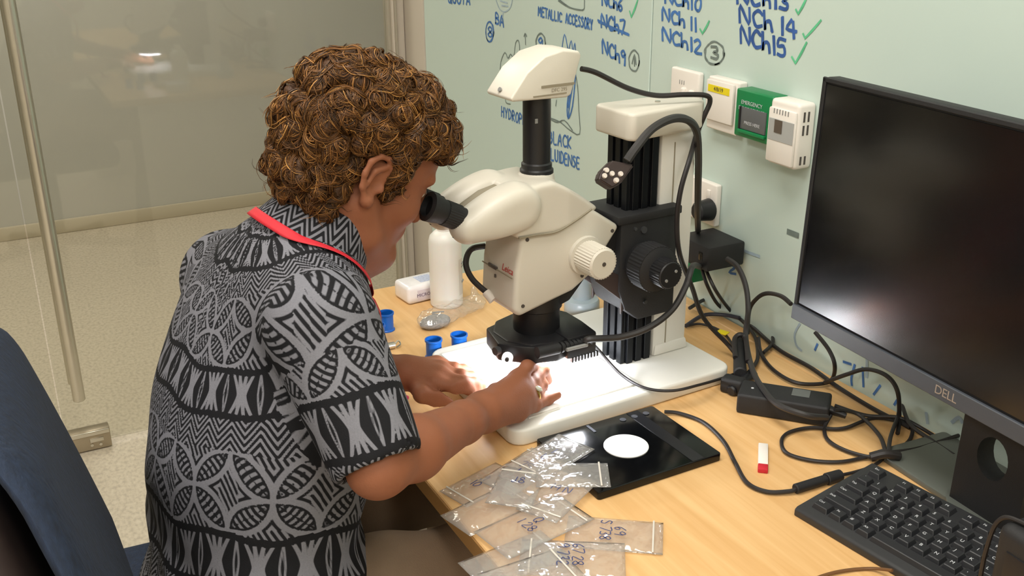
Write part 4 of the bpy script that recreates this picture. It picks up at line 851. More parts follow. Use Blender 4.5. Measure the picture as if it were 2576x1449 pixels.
cable('flagged_lead', 'thin black lead with a yellow flag behind the column foot', [PZ(1728, 820, .005), PZ(1760, 815, .005), PZ(1800, 826, .005), PZ(1830, 848, .006), PZ(1850, 885, .01)], .0022)
o = tag(mk('cable_flag', G().box(PZ(1818, 836, .011), (.014, .018, .002), .0005, rz=.4), 'yellow'), 'small yellow flag tag wrapped on the thin lead', 'tag')
bd = thing('plug_bundle', 'black plugs and strain reliefs bundled beside the power brick', 'plug', PZ(1862, 955, 0))
mk('plug', G().box(PZ(1845, 968, .012), (.022, .034, .024), .005, 3, rz=.5), 'black_rough', bd, world=True); mk('plug', G().cyl(PZ(1862, 940, .02), PZ(1858, 850, .028), .010, .008, n=14, bev=.002), 'black_rough', bd, world=True); mk('plug', G().cyl(PZ(1838, 985, .008), PZ(1895, 940, .014), .008, .009, n=14, bev=.002), 'black', bd, world=True)
mk('strain_loop', G().tube([PZ(1850, 900, .03), PZ(1848, 855, .04), PZ(1862, 842, .045), PZ(1876, 855, .04), PZ(1882, 910, .03)], .004, 8), 'cable', bd, world=True)
cable('keyboard_cable', 'thin black cable leaving the keyboard front towards the desk edge', [PZ(2245, 1435, .012), PZ(2190, 1430, .003), PZ(2120, 1436, .003), PZ(2060, 1452, .003), PZ(2000, 1480, .003)], .0019, pm('brown lead', '6B4A2A', .5))
cable('speaker_cable', 'thin dark cable lying over the tall black box by the keyboard', [(.765, .33, .1645), (.762, .42, .1645), (.758, .485, .1655), (.755, .506, .157), (.753, .512, .12), (.752, .514, .05), (.745, .535, .004)], .0022)
# ---------------------------------------------------------------- the seated person
PB = Vector((.20, 1.13, FL))
hp, ha = R(30), R(2)
hf = np.array([math.cos(hp)*math.cos(ha), math.cos(hp)*math.sin(ha), -math.sin(hp)]); hs = np.array([math.sin(ha), -math.cos(ha), 0]); hu = np.cross(hf, -hs)
HS = .84
HE = np.array(PY(957, 468, 1.092))-hs*.080*HS          # midpoint between the ears
def hw(f, s, u): return HE+HS*(f*hf+s*hs+u*hu)
HROT = [hf, hs, hu]
def skin_mat():
    m = pm('skin', '8F5A40', .6, spec=.3, sss=.04, var=.06, vscale=25, bump=.12, bscale=350); return m
M['skin'] = skin_mat()
parts = []
def grab(F, it=1):
    V, Q = F.mesh(); V = relax(V, Q, it); parts.append((V, Q))
# head and neck
lo = HE-.19; hi = HE+.19
F = Field(lo, hi, .0022)
def he(c, r, k=.012, mode='u'): F.ell(hw(*c), np.array(r)*HS, HROT, k, mode)
def hc(a, b, r1, r2=None, k=.008, mode='u'): F.cone(hw(*a), hw(*b), r1*HS, (r1 if r2 is None else r2)*HS, k, mode)
he((-.006, 0, .052), (.098, .075, .085)); he((.048, 0, .052), (.052, .062, .058), .02); he((.05, 0, -.012), (.05, .056, .072), .02); he((.042, 0, -.06), (.048, .044, .042), .02)
for s in (-1, 1):
    hc((.0, s*.054, -.035), (.03, s*.047, -.075), .02, .018, .015); hc((.03, s*.047, -.075), (.082, s*.012, -.1), .018, .016, .015); he((.064, s*.036, -.018), (.028, .024, .026), .012)
    he((.094, s*.032, .013), (.014, .017, .011), .006, 's'); F.ball(hw(.079, s*.032, .013), .0135*HS, .003)
    hc((.092, s*.015, .034), (.085, s*.045, .034), .009, .008, .008)
    F.ball(hw(.106, s*.011, -.027), .0085*HS, .006)
hc((.097, 0, .025), (.119, 0, -.018), .007, .011, .008); hc((.09, 0, .03), (.09, 0, .0), .012, .012, .01)
hc((.089, -.018, -.052), (.089, .018, -.052), .0065, .0065, .008); hc((.087, -.016, -.063), (.087, .016, -.063), .0075, .0075, .008); hc((.0955, -.012, -.0575), (.0955, .012, -.0575), .002, .002, .002, 's')
he((.086, 0, -.094), (.02, .024, .018), .012)
NB = np.array([.342, 1.158, .275])
F.cone(hw(-.035, 0, -.005), NB, .050, .055, .025); F.cone(hw(.02, 0, -.07), NB+np.array([.045, .01, 0]), .035, .04, .02)
for s in (-1, 1):   # ears: rim, antihelix, bowl, lobe
    T = lambda f, u, o=0: hw(f-.004, s*(.078+o+.10*max(-f, -.02)*.35), u)
    he((-.012, s*.077, .006), (.018, .008, .028), .005)
    rim = [(.006, .012, .0), (.008, .028, .004), (-.002, .038, .008), (-.018, .038, .011), (-.029, .026, .013), (-.03, .008, .012), (-.024, -.01, .009), (-.012, -.024, .006)]
    for a, b in zip(rim, rim[1:]): F.cone(T(a[0], a[1], a[2]), T(b[0], b[1], b[2]), .0042*HS, .0042*HS, .003)
    for a, b in (((-.002, .026, .006), (-.016, .016, .009)), ((-.016, .016, .009), (-.018, -.004, .008))): F.cone(T(*a), T(*b), .0038, .0036, .003)
    F.ball(T(-.006, -.026, .003), .0085, .005); F.ball(T(.004, -.004, .004), .0052, .004)
    F.ell(hw(-.009, s*.089, .0), np.array([.0085, .009, .012])*HS, HROT, .004, 's')
grab(F, 1)
# right arm (its hand pinches the sample under the objective)
RS = np.array([.300, 1.005, .245]); RE = np.array(PY(954, 1172, .905)); RW = np.array(PY(1208, 1040, 1.05))
LS = np.array([.262, 1.315, .208]); LE = np.array([.305, 1.41, .06]); LW = np.array(PZ(1012, 938, .058))
def arm(S, E, Wd):
    F.cone(S, E, .043, .031, .02); F.cone(E, E+(Wd-E)*.3, .031, .0345, .015); F.cone(E+(Wd-E)*.3, E+(Wd-E)*.8, .0345, .025, .015); F.cone(E+(Wd-E)*.8, Wd, .025, .0225, .012); F.ball(E+np.array([-.006, -.002, -.002]), .026, .012)
def finger(pts, r0, r1):
    n = len(pts)-1
    for i in range(n): F.cone(pts[i], pts[i+1], r0+(r1-r0)*i/n, r0+(r1-r0)*(i+1)/n, .0035 if i else .009)
    for p in pts[1:-1]: F.ball(p, (r0+r1)/2+.0008, .004)
P3 = lambda x, y, Y: np.array(PY(x, y, Y)); Z3 = lambda x, y, z: np.array(PZ(x, y, z))
allp = np.array([RS, RE, RW, P3(1402, 995, 1.12)]); F = Field(np.minimum(allp.min(0)-.06, [.2, .8, .01]), np.maximum(allp.max(0)+.07, [.70, 1.19, .3]), .0026)
arm(RS, RE, RW)
mcp = [P3(1303, 957, 1.113), P3(1316, 984, 1.104), P3(1318, 1010, 1.092), P3(1300, 1036, 1.078)]
for m_, r_ in zip(mcp, (.0145, .0150, .0145, .0135)): F.cone(RW+(m_-RW)*.1, m_, .018, r_, .014)
F.cone(RW, (mcp[0]+mcp[3])/2, .021, .017, .014)
for m_ in mcp: F.ball(m_+np.array([0, 0, .002]), .0122, .006)
finger([mcp[0], P3(1326, 922, 1.122), np.array([.630, 1.145, .068]), np.array([.652, 1.158, .042])], .0094, .0070)
finger([mcp[1], P3(1340, 962, 1.122), np.array([.640, 1.142, .062]), np.array([.652, 1.150, .038])], .0104, .0074)
finger([mcp[2], P3(1346, 992, 1.108), np.array([.630, 1.128, .046]), np.array([.618, 1.132, .034])], .0100, .0072)
finger([mcp[3], P3(1345, 1020, 1.092), P3(1376, 1005, 1.108), Z3(1402, 994, .036)], .0092, .0064)
th0 = RW+(mcp[0]-RW)*.35+np.array([.0, .012, -.010]); finger([th0, np.array([.560, 1.128, .052]), np.array([.612, 1.150, .046]), np.array([.645, 1.160, .036])], .0135, .0085)
grab(F, 1); RHAND = mcp
# left arm
F = Field(np.minimum.reduce([LS, LE, LW])-.07, np.maximum.reduce([LS, LE, LW, Z3(1210, 962, .036), Z3(1120, 1010, .05)])+.05, .0026)
arm(LS, LE, LW)
ml = [Z3(1092, 962, .056), Z3(1104, 944, .058), Z3(1106, 930, .056), Z3(1098, 916, .052)]
for m_, r_ in zip(ml, (.0135, .014, .0135, .0125)): F.cone(LW+(m_-LW)*.1, m_, .018, r_, .013)
tips = [(Z3(1150, 975, .052), Z3(1180, 978, .042), Z3(1200, 980, .035)), (Z3(1165, 962, .054), Z3(1192, 966, .044), Z3(1212, 970, .036)), (Z3(1160, 945, .052), Z3(1186, 950, .042), Z3(1206, 955, .035)), (Z3(1143, 926, .048), Z3(1164, 930, .040), Z3(1182, 934, .035))]
for m_, tp, r_ in zip(ml, tips, (.0095, .0098, .0094, .0086)): finger([m_, *tp], r_, r_*.74)
finger([LW+(ml[0]-LW)*.3+np.array([.0, -.012, -.006]), Z3(1062, 992, .050), Z3(1100, 1006, .042), Z3(1132, 1015, .034)], .013, .0085)
grab(F, 1)
# trunk and legs (under the clothes)
HR, HL = np.array([.235, 1.045, -.135]), np.array([.215, 1.225, -.135]); KR, KL = np.array([.625, 1.00, -.150]), np.array([.60, 1.30, -.165]); AR, AL = np.array([.60, 1.01, FL+.09]), np.array([.53, 1.30, FL+.09])
F = Field((.05, .85, FL), (.80, 1.46, .33), .007)
F.ell((.215, 1.135, -.12), (.10, .15, .10), None, .03); F.cone((.235, 1.135, -.05), (.275, 1.15, .15), .085, .08, .03); F.cone(RS, LS, .04, .04, .02); F.cone((.275, 1.15, .15), NB, .075, .05, .03)
for h_, k_, a_ in ((HR, KR, AR), (HL, KL, AL)):
    F.cone(h_, k_, .072, .05, .03); F.cone(k_, a_, .047, .035, .02); F.cone(a_, a_+np.array([.12, .0, -.05]), .035, .03, .02)
grab(F, 2)
V = []; Q = []; n = 0
for v, q in parts: V.append(v); Q.append(q+n); n += len(v)
V = np.concatenate(V)-np.array(PB); Q = np.concatenate(Q)
person = npmesh('person', V, Q, 'skin'); person.location = PB
tag(person, 'person in a black and grey patterned shirt bending over the microscope', 'person')
def child(name, V, Q, mat, smooth=True): return npmesh(name, np.asarray(V)-np.array(PB), Q, mat, person, smooth)
def mkp(name, g, mat, smooth=35): return mk(name, g, mat, person, smooth, world=True)
# eyes, nails, ring
eye_w = pm('eye white', 'D8D2CC', .2)
for s in (-1, 1):
    c = Vector(hw(.0785, s*.032, .012)); e = mkp('eye', G().lathe([(.0115*math.sin(math.pi*i/12)+1e-5, -.0115*math.cos(math.pi*i/12)) for i in range(13)], 20, Matrix.Translation(c) @ Vector(hf).to_track_quat('Z', 'Y').to_matrix().to_4x4()), eye_w)
    i = mk('iris', G().lathe([(.0055, .0100), (.0055, .0108), (.002, .0116), (1e-5, .0117)], 20, Matrix.Translation(c-PB) @ Vector(hf).to_track_quat('Z', 'Y').to_matrix().to_4x4()), pm('iris', '3F3A2E', .2), e)
a, b = Vector(mcp[2]), Vector(P3(1346, 992, 1.108)); rg = a+(b-a)*.72; q = (b-a).to_track_quat('Z', 'Y').to_matrix().to_4x4()
mkp('finger_ring', G().lathe([(.0108, -.002), (.0126, -.0025), (.0132, 0), (.0126, .0025), (.0108, .002), (.0104, 0), (.0108, -.002)], 28, Matrix.Translation(rg) @ q, cap=False), pm('gold ring', 'C9A45A', .25, metal=1))
mkp('ring_stone', G().lathe([(1e-4, .0), (.005, .002), (.006, .004), (.003, .007), (1e-4, .0075)], 8, Matrix.Translation(rg+Vector((.006, -.004, .008))) @ Matrix.Rotation(R(30), 4, 'Y')), pm('pale stone', 'BFC2B0', .15))
# ---------------------------------------------------------------- hair
rg_ = np.random.default_rng(11)
def scalp(n):
    out = []
    while len(out) < n:
        d = rg_.normal(size=3); d /= np.linalg.norm(d)
        p = np.array([-.006, 0, .052])+d*np.array([.099, .076, .086]); f, s, u = p; sa = abs(s)
        if f > .034: ok = u > .086-.42*max(sa-.02, 0)            # fringe and temple
        elif f > .010: ok = u > (-.014 if sa > .05 else .03)       # sideburn
        elif f > -.040: ok = u > .036 or sa < .05                # above the ear
        else: ok = u > -.080                                     # nape
        if ok: out.append((p, d))
    return out
CROWN = np.array([-.30, 0, .95]); CROWN /= np.linalg.norm(CROWN)
def thick(p, d):
    """hair depth above the scalp, fuller at the fringe and at the back of the head"""
    t = .012+.006*max(0, d[2])+.018*max(0, d[0])*(p[2] > .06)+.024*max(0, -d[0])*(p[2] > -.04)
    return t*(.6 if p[2] < .0 and d[0] > -.4 else 1)
def nape(n):
    out = []
    for _ in range(n):
        th = rg_.uniform(-1.5, 1.5); u = rg_.uniform(-.066, .01); d = np.array([-math.cos(th), math.sin(th), -.15]); d /= np.linalg.norm(d)
        out.append((np.array([-.034-.056*math.cos(th), .060*math.sin(th), u]), d))
    return out
F = Field(HE-.2, HE+.2, .003)
for p, d in scalp(210)+nape(60):
    r = rg_.uniform(.011, .019)*(.7 if p[2] < .0 else 1); F.ball(hw(*(p+d*max(thick(p, d)-r*.55, 0))), r*HS, .003)
for p, d in scalp(500)+nape(120): F.ball(hw(*(p+d*.003)), .009*HS, .004)
for p, d in scalp(160):
    if d[0] < -.2: F.ball(hw(*(p+d*.010)), .012*HS, .004)
V, Q = F.mesh(); V = relax(V, Q, 2)
from mathutils.kdtree import KDTree
def quad_normals(V, Q):
    n = np.cross(V[Q[:, 2]]-V[Q[:, 0]], V[Q[:, 3]]-V[Q[:, 1]]); N = np.zeros_like(V)
    for i in range(4): np.add.at(N, Q[:, i], n)
    return N/np.maximum(np.linalg.norm(N, axis=1), 1e-12)[:, None]
HN = quad_normals(V, Q); kd = KDTree(len(V))
for i, v in enumerate(V): kd.insert(v, i)
kd.balance()
HC = hw(-.006, 0, .05); outer = np.where(((V-HC)*HN).sum(1) > .0)[0]; crw = HE*0+CROWN[0]*hf+CROWN[2]*hu
SV = []; SQ = []; off = len(V); SEG = 11
for ci in rg_.choice(outer, 2600):
    p = V[ci].copy(); n = HN[ci]; flow = -(crw-n*(crw@n)); flow /= max(np.linalg.norm(flow), .05)
    an = rg_.normal()*.7; L = rg_.uniform(.024, .05); turn = rg_.uniform(.7, 3.2)*(1 if rg_.random() < .5 else -1); lift = rg_.uniform(.0006, .0028); fly = rg_.random() < .05
    P_ = []; N_ = []; T_ = None
    for k in range(SEG+1):
        t = k/SEG; side = np.cross(n, flow); tan = flow*math.cos(an+turn*t)+side*math.sin(an+turn*t)
        P_.append(p+n*(lift*(1+1.2*t)+(.012*t*t if fly else 0))); N_.append(n)
        p = p+tan*L/SEG; co, idx, ds_ = kd.find(p); n = n*.5+HN[idx]*.5; n /= np.linalg.norm(n); p = p-HN[idx]*((p-V[idx])@HN[idx])*.85
        flow = flow-n*(flow@n); flow /= max(np.linalg.norm(flow), .05)
    P_ = np.array(P_); N_ = np.array(N_); tg = np.gradient(P_, axis=0); tg /= np.linalg.norm(tg, axis=1)[:, None]; sd = np.cross(N_, tg); sd /= np.maximum(np.linalg.norm(sd, axis=1), 1e-6)[:, None]
    wid = rg_.uniform(.0012, .003); t = np.linspace(0, 1, SEG+1)[:, None]
    for k in range(2 if fly else rg_.integers(6, 10)):
        a = rg_.normal()*wid; b = abs(rg_.normal())*.0009; wv = .0005*np.sin(rg_.uniform(0, 6)+t*rg_.uniform(4, 9)); W3 = P_+sd*(a*(1-.45*t)+wv)+N_*b; th = rg_.uniform(.00035, .0007); rad = th*(1.12-t**2)
        vv = np.stack([W3+rad*(math.cos(2.094*j)*sd+math.sin(2.094*j)*N_) for j in range(3)], 1).reshape(-1, 3); SV.append(vv); i = np.arange(SEG)[:, None]*3
        for j in range(3): SQ.append(np.concatenate([i+j, i+(j+1) % 3, i+3+(j+1) % 3, i+3+j], 1)+off)
        off += len(vv)
def hair_mat():
    m = pm('curly brown hair', '6B4526', .42, spec=.35); nt = m.node_tree; b = nt.nodes['Principled BSDF']
    g = nt.nodes.new('ShaderNodeNewGeometry'); cr = nt.nodes.new('ShaderNodeValToRGB'); e = cr.color_ramp.elements
    e[0].position = 0; e[0].color = (*lin('33200F'), 1); e[1].position = 1; e[1].color = (*lin('C69250'), 1); k = e.new(.5); k.color = (*lin('5B3A1C'), 1); k = e.new(.85); k.color = (*lin('8A5B2B'), 1)
    nt.links.new(g.outputs['Random Per Island'], cr.inputs[0]); nt.links.new(cr.outputs[0], b.inputs['Base Color']); return m
ho = child('hair', np.concatenate([V]+SV), np.concatenate([Q]+SQ), hair_mat())
ho.data.materials.append(pm('hair underlayer', '4A2F19', .6, bump=.8, bscale=300)); mi = np.zeros(len(ho.data.polygons), np.int32); mi[:len(Q)] = 1; ho.data.polygons.foreach_set('material_index', mi)
# ---------------------------------------------------------------- shirt
ty = R(15); TF = np.array([math.cos(ty), math.sin(ty), 0]); TS = np.array([math.sin(ty), -math.cos(ty), 0]); TU = np.array([0, 0, 1.])
def lean(a): return [TF*math.cos(a)-TU*math.sin(a), TS, TU*math.cos(a)+TF*math.sin(a)]
F = Field((.03, .80, -.30), (.48, 1.52, .40), .0045)
F.ell((.225, 1.13, -.16), (.130, .18, .16), lean(0), .05); F.ell((.226, 1.135, .0), (.115, .165, .17), lean(R(8)), .05)
F.ell((.262, 1.15, .125), (.112, .17, .15), lean(R(18)), .05); F.ell((.285, 1.155, .205), (.085, .160, .085), lean(R(30)), .04); F.cone((.305, 1.135, .262), (.300, 1.185, .262), .068, .068, .035)
F.cone(RS+np.array([-.012, .02, .0]), LS+np.array([.0, -.02, .0]), .056, .052, .03)
for S_ in (RS, LS): F.cone(NB+np.array([-.030, 0, -.012]), S_+np.array([-.002, 0, .010]), .062, .050, .03)
def sleeve(S, E, t1, r0, r1, dirn=None):
    S = np.array(S); E = np.array(E); d = E-S; L = np.linalg.norm(d); d = d/L; e = S+d*L*t1
    def fn(X, Y, Z):
        px, py, pz = X-S[0], Y-S[1], Z-S[2]; t = px*d[0]+py*d[1]+pz*d[2]; tc = np.clip(t/(L*t1), 0, 1.3)
        c = np.sqrt((px-np.clip(t, 0, 9)*d[0])**2+(py-np.clip(t, 0, 9)*d[1])**2+(pz-np.clip(t, 0, 9)*d[2])**2)-(r0+(r1-r0)*tc)
        o = np.maximum(c, t-L*t1); inner = c+.0075; return np.maximum(o, -np.maximum(inner, L*t1-.028-t))
    F.op(fn, np.minimum(S, e)-.09, np.maximum(S, e)+.09, .012)
sleeve(RS+np.array([-.008, 0, 0]), RE, 1.0, .062, .048); sleeve(LS, LE, .85, .058, .054)
F.cone(NB+np.array([.06, .008, .09]), NB+np.array([.0, 0, -.02]), .056, .056, .004, 's')      # neck opening
F.cut((0, 0, -.235), (0, 0, -1))
V, Q = F.mesh(); V = relax(V, Q, 2)
# loose cloth: shallow folds pushed along the normal
me = bpy.data.meshes.new('t'); me.from_pydata([], [], []); 
def normals(V, Q):
    n = np.cross(V[Q[:, 2]]-V[Q[:, 0]], V[Q[:, 3]]-V[Q[:, 1]]); N = np.zeros_like(V)
    for i in range(4): np.add.at(N, Q[:, i], n)
    return N/np.maximum(np.linalg.norm(N, axis=1), 1e-12)[:, None]
N = normals(V, Q); x, y, z = V.T
ar = np.exp(-(((x-RS[0])**2+(y-RS[1]-.02)**2+(z-.17)**2)/.06**2))          # armpit
fold = .0030*np.sin(38*z+16*x+9*y+2*np.sin(11*y))*np.clip(.15-z, 0, .3)/.3*2+.0045*np.sin(46*(x*.5+z)+20*y)*ar+.0035*np.sin(30*y+14*z+3*np.sin(20*z))*np.clip(.05-z, 0, .25)/.25+.002*np.sin(24*x-31*z+12*y)+.0045*np.sin(70*(z+.35*x)+6*np.sin(14*y))*np.clip((-.0-z)/.12, 0, 1)+.004*np.exp(-((z+.055-.12*(y-1.13))/.018)**2)
V = V+N*fold[:, None]
o = child('shirt', V, Q, 'black'); md = o.modifiers.new('s', 'SUBSURF'); md.levels = 1; md.render_levels = 1
dg = bpy.context.evaluated_depsgraph_get(); dg.update(); m2 = bpy.data.meshes.new_from_object(o.evaluated_get(dg)); old = o.data; o.modifiers.clear(); o.data = m2; bpy.data.meshes.remove(old); m2.name = 'shirt'
n = len(m2.vertices); a = np.empty(n*3, np.float32); m2.vertices.foreach_get('co', a); V = a.reshape(-1, 3)+np.array(PB)
def tri(x): return np.abs((x % 1)-.5)*2
def tapa(u, v, ph=0.0):
    """printed tapa-cloth pattern, >0 pale, <0 black (about metres)"""
    v = v+.006*np.sin(u*21+1)+.004*np.sin(u*47); per = .212; row = np.floor((v+ph)/per); w = (v+ph)-row*per
    # flower zone
    c = .098; uu = u+row*.03; cx = (uu/c) % 1*c-c/2; cy = w-.049; R_ = .049
    ds = np.stack([R_-np.hypot(cx-a, cy-b) for a, b in ((R_, 0), (-R_, 0), (0, R_), (0, -R_))]); ds.sort(0); d2 = ds[2]
    rad = np.hypot(cx, cy); ang = np.arctan2(cy, cx)
    out = .0030-np.abs(d2+.0006)                                      # petal outline
    bars = .0021-np.abs((rad % .0085)-.00425); bars = np.minimum(bars, .0062-np.abs(d2-.0078)+.002); spine = .0009-np.abs(ds[3]-d2)*.5
    rays = .0019-np.abs(((ds[3]+.35*rad) % .0078)-.0039)
    arcs = .0024-np.abs((np.hypot(cx, cy+.046) % .0115)-.00575)
    bars = np.minimum(.0019-np.abs((rad % .0078)-.0039), d2-.0052); bars = np.minimum(bars, np.abs(ds[3]-d2)-.0012)
    conc = .0018-np.abs(((-d2+.0012) % .0072)-.0036); hat = .0018-np.abs(((cx+.6*cy) % .0076)-.0038)
    fl = np.where(d2 > .0024, bars, np.where(d2 < -.0024, np.where(rad > .038, hat, conc), .001)); fl = np.maximum(fl, out)
    # crossed strokes
    b0, b1 = .106, .162; t = np.clip((w-b0)/(b1-b0)*2-1, -1, 1); cw = .050; ux = ((uu+.01)/cw) % 1*cw-cw/2; sp = .28+.72*np.abs(t)**1.3
    st = np.max(np.stack([.0023+.0004*(1-np.abs(t))-np.abs(ux-i*.0100*sp) for i in (-1.5, -.5, .5, 1.5)]), 0)
    ed = .0012-np.abs(np.abs(np.abs(ux)-cw/2)-.0030*(1-np.abs(t)**1.5)); xs = np.maximum(st, ed); xs = np.minimum(xs, .0275-np.abs(w-(b0+b1)/2))
    # chevrons
    q = w-.168-.024*tri(uu/.036); zz = .0024-np.abs((q % .0102)-.0051)
    s = np.where(w < .099, fl, np.where(w < .106, -.004, np.where(w < .162, xs, np.where(w < .169, -.004, zz))))
    return s
ax = np.array([.285, 1.16, .30])-np.array([.21, 1.13, -.2]); ax /= np.linalg.norm(ax); c0 = np.array([.235, 1.145, .0])
rel = V-c0; h_ = rel@ax; ff = TF-ax*(TF@ax); ff /= np.linalg.norm(ff); ss = np.cross(ax, ff); rx, ry = rel@ff, rel@ss
ang = np.arctan2(ry, -rx); u_t = ang*.155; v_t = .30-h_+.02*np.cos(ang)-np.clip(.150-np.hypot(rx, ry), 0, 1)
pt = tapa(u_t, v_t, .012)
def arm_uv(S, E):
    d = (E-S); L = np.linalg.norm(d); d = d/L; r = V-S; t = r@d; e1 = np.cross(d, [0, .0, 1.]); e1 /= np.linalg.norm(e1); e2 = np.cross(d, e1); p1, p2 = r@e1, r@e2
    return np.arctan2(p2, p1)*.056, t, np.hypot(p1, p2)
for S_, E_, sd in ((RS, RE, 1), (LS, LE, -1)):
    ua, ta, ra = arm_uv(S_, E_); m_ = (ra < .085) & (ta > .035) & (((V-c0)@TS)*sd > .118+.0*ta)
    pt = np.where(m_, tapa(ua+.02, ta, .020), pt)
at = m2.attributes.new('tapa', 'FLOAT', 'POINT'); at.data.foreach_set('value', pt.astype(np.float32))
def shirt_mat():
    m = pm('tapa print cotton', '7E7E84', .85, spec=.2, bump=.25, bscale=900); nt = m.node_tree; b = nt.nodes['Principled BSDF']; N_ = nt.nodes.new
    a = N_('ShaderNodeAttribute'); a.attribute_name = 'tapa'; mr = N_('ShaderNodeMapRange'); mr.inputs[1].default_value = -.0005; mr.inputs[2].default_value = .0005
    tc = N_('ShaderNodeTexCoord'); no = N_('ShaderNodeTexNoise'); no.inputs['Scale'].default_value = 500; no.inputs['Detail'].default_value = 2; nt.links.new(tc.outputs['Object'], no.inputs['Vector'])
    m2_ = N_('ShaderNodeMapRange'); m2_.inputs[3].default_value = .8; m2_.inputs[4].default_value = 1.15; nt.links.new(no.outputs[0], m2_.inputs[0])
    pale = N_('ShaderNodeVectorMath'); pale.operation = 'SCALE'; pale.inputs[0].default_value = lin('77777E'); nt.links.new(m2_.outputs[0], pale.inputs['Scale'])
    mx = N_('ShaderNodeMix'); mx.data_type = 'RGBA'; mx.inputs['A'].default_value = (*lin('18181B'), 1)
    nt.links.new(a.outputs['Fac'], mr.inputs[0]); nt.links.new(mr.outputs[0], mx.inputs['Factor']); nt.links.new(pale.outputs[0], mx.inputs['B']); nt.links.new(mx.outputs['Result'], b.inputs['Base Color']); return m
M['shirt'] = shirt_mat(); m2.materials.clear(); m2.materials.append(M['shirt']); m2.shade_smooth()
# collar: stand and turned-down leaf
def band(rows, a0, a1, n, center, fr, sr, ur, th):
    """rows of (radius_f, radius_s, height, drop_at_front) swept from angle a0 to a1 around the neck; returns closed sheet"""
    V = []; uv = []
    for k in (0, 1):
        for r, (rf, rs, h, fd) in enumerate(rows):
            for i in range(n+1):
                a = a0+(a1-a0)*i/n; c, s = math.cos(a), math.sin(a); w_ = (1+c)/2
                p = center+fr*(rf-k*th)*c+sr*(rs-k*th)*s+ur*(h-fd*w_**2); V.append(p); uv.append((a*.07, h+fd*w_))
    Q = []; m = n+1; K = len(rows)*m
    for r in range(len(rows)-1):
        for i in range(n):
            q = [r*m+i, r*m+i+1, (r+1)*m+i+1, (r+1)*m+i]; Q.append(q); Q.append([K+j for j in q[::-1]])
    for i in range(n): Q.append([i, K+i, K+i+1, i+1]); z_ = (len(rows)-1)*m; Q.append([z_+i, z_+i+1, K+z_+i+1, K+z_+i])
    for r in range(len(rows)-1): Q.append([r*m, (r+1)*m, K+(r+1)*m, K+r*m]); e_ = n; Q.append([r*m+e_, K+r*m+e_, K+(r+1)*m+e_, (r+1)*m+e_])
    return np.array(V), np.array(Q), np.array(uv)
cu = np.array([.60, .06, .80]); cu /= np.linalg.norm(cu); cf = TF-cu*(TF@cu); cf /= np.linalg.norm(cf); cs = np.cross(cf, cu)
CC = np.array([.340, 1.158, .304])
rows = []
for i in range(17): t = i/16; rows.append((.060-.004*t, .062-.005*t, -.018+.05*t, .0))
for i in range(1, 4): t = i/4; rows.append((.056+.002*t, .057+.002*t, .032+.003*math.sin(math.pi*t), .0))
for i in range(0, 41): t = i/40; rows.append((.058+.014*t, .059+.022*t, .032-.044*t, .026*t))
CV, CQ, cuv = band(rows, R(28), R(332), 300, CC, cf, cs, cu, .0016)
co = child('collar', CV, CQ, 'shirt'); cu_ = cuv
q = cuv[:, 1]-.020*tri(cuv[:, 0]/.026); at = co.data.attributes.new('tapa', 'FLOAT', 'POINT'); at.data.foreach_set('value', (.0024-np.abs((q % .0104)-.0052)).astype(np.float32)); co.parent = o; co.matrix_parent_inverse = Matrix.Identity(4)
# lanyard round the collar
LV = []
rows = [(.074+.005*t, .0835+.006*t, -.008-.012*t, .03) for t in (0, .33, .66, 1)]
LV, LQ, luv = band(rows, R(25), R(335), 90, CC, cf, cs, cu, .0012)
ly = thing('lanyard', 'red neck lanyard with pale lettering around the shirt collar', 'lanyard', PB)
from mathutils.kdtree import KDTree
SVv = np.empty(len(m2.vertices)*3, np.float32); m2.vertices.foreach_get('co', SVv); SVv = SVv.reshape(-1, 3)+np.array(PB); SNn = np.empty(len(m2.vertices)*3, np.float32); m2.vertices.foreach_get('normal', SNn); SNn = SNn.reshape(-1, 3)
sel = np.where(SVv[:, 2] > .12)[0]; kd = KDTree(len(sel))
for k in sel: kd.insert(SVv[k], int(k))
kd.balance(); half = len(LV)//2
for k in range(half):
    c_, idx, dist = kd.find(LV[k]); sd = float((LV[k]-SVv[idx])@SNn[idx])
    if sd < .0035: d_ = SNn[idx]*(.0035-sd); LV[k] += d_; LV[half+k] += d_
npmesh('ribbon', LV-np.array(PB), LQ, 'red', ly)
lw_ = []
for k in range(8):
    i_ = 62+k; p_ = Vector((LV[91+i_]+LV[2*91+i_])/2); q_ = Vector(LV[91+i_+1]); nn = (Vector(LV[91+i_])-Vector(LV[half+91+i_])).normalized(); lw_.append((p_, nn))
g = G()
for p_, nn in lw_[:7]:
    e1 = (Vector(LV[62+5])-Vector(LV[62])).normalized(); e2 = nn.cross(e1)
    ribbon(g, [p_-e2*.0035, p_+e2*.0035], .0014, nn, .0006); ribbon(g, [p_-e2*.003, p_-e2*.003+e1*.0022], .0012, nn, .0006)
mk('lettering', g, pm('pale print', 'E0C9A0', .6), ly, smooth=0, world=True)
a, b = Vector(LV[6]), Vector(LV[90-6]); tip = PZ(1000, 1005, .012)
g = G()
for s0 in (a, b): ribbon(g, [s0, s0+Vector((.03, .01, -.05)), Vector((.40, 1.17, .12)), tip], .014, (.8, -.4, .3))
mk('ribbon_end', g, 'red', ly, world=True)
mk('badge_clip', G().box(tip+Vector((0, 0, .0)), (.03, .018, .006), .002, rz=.4), pm('pink tag', 'C2305A', .4), ly, world=True)
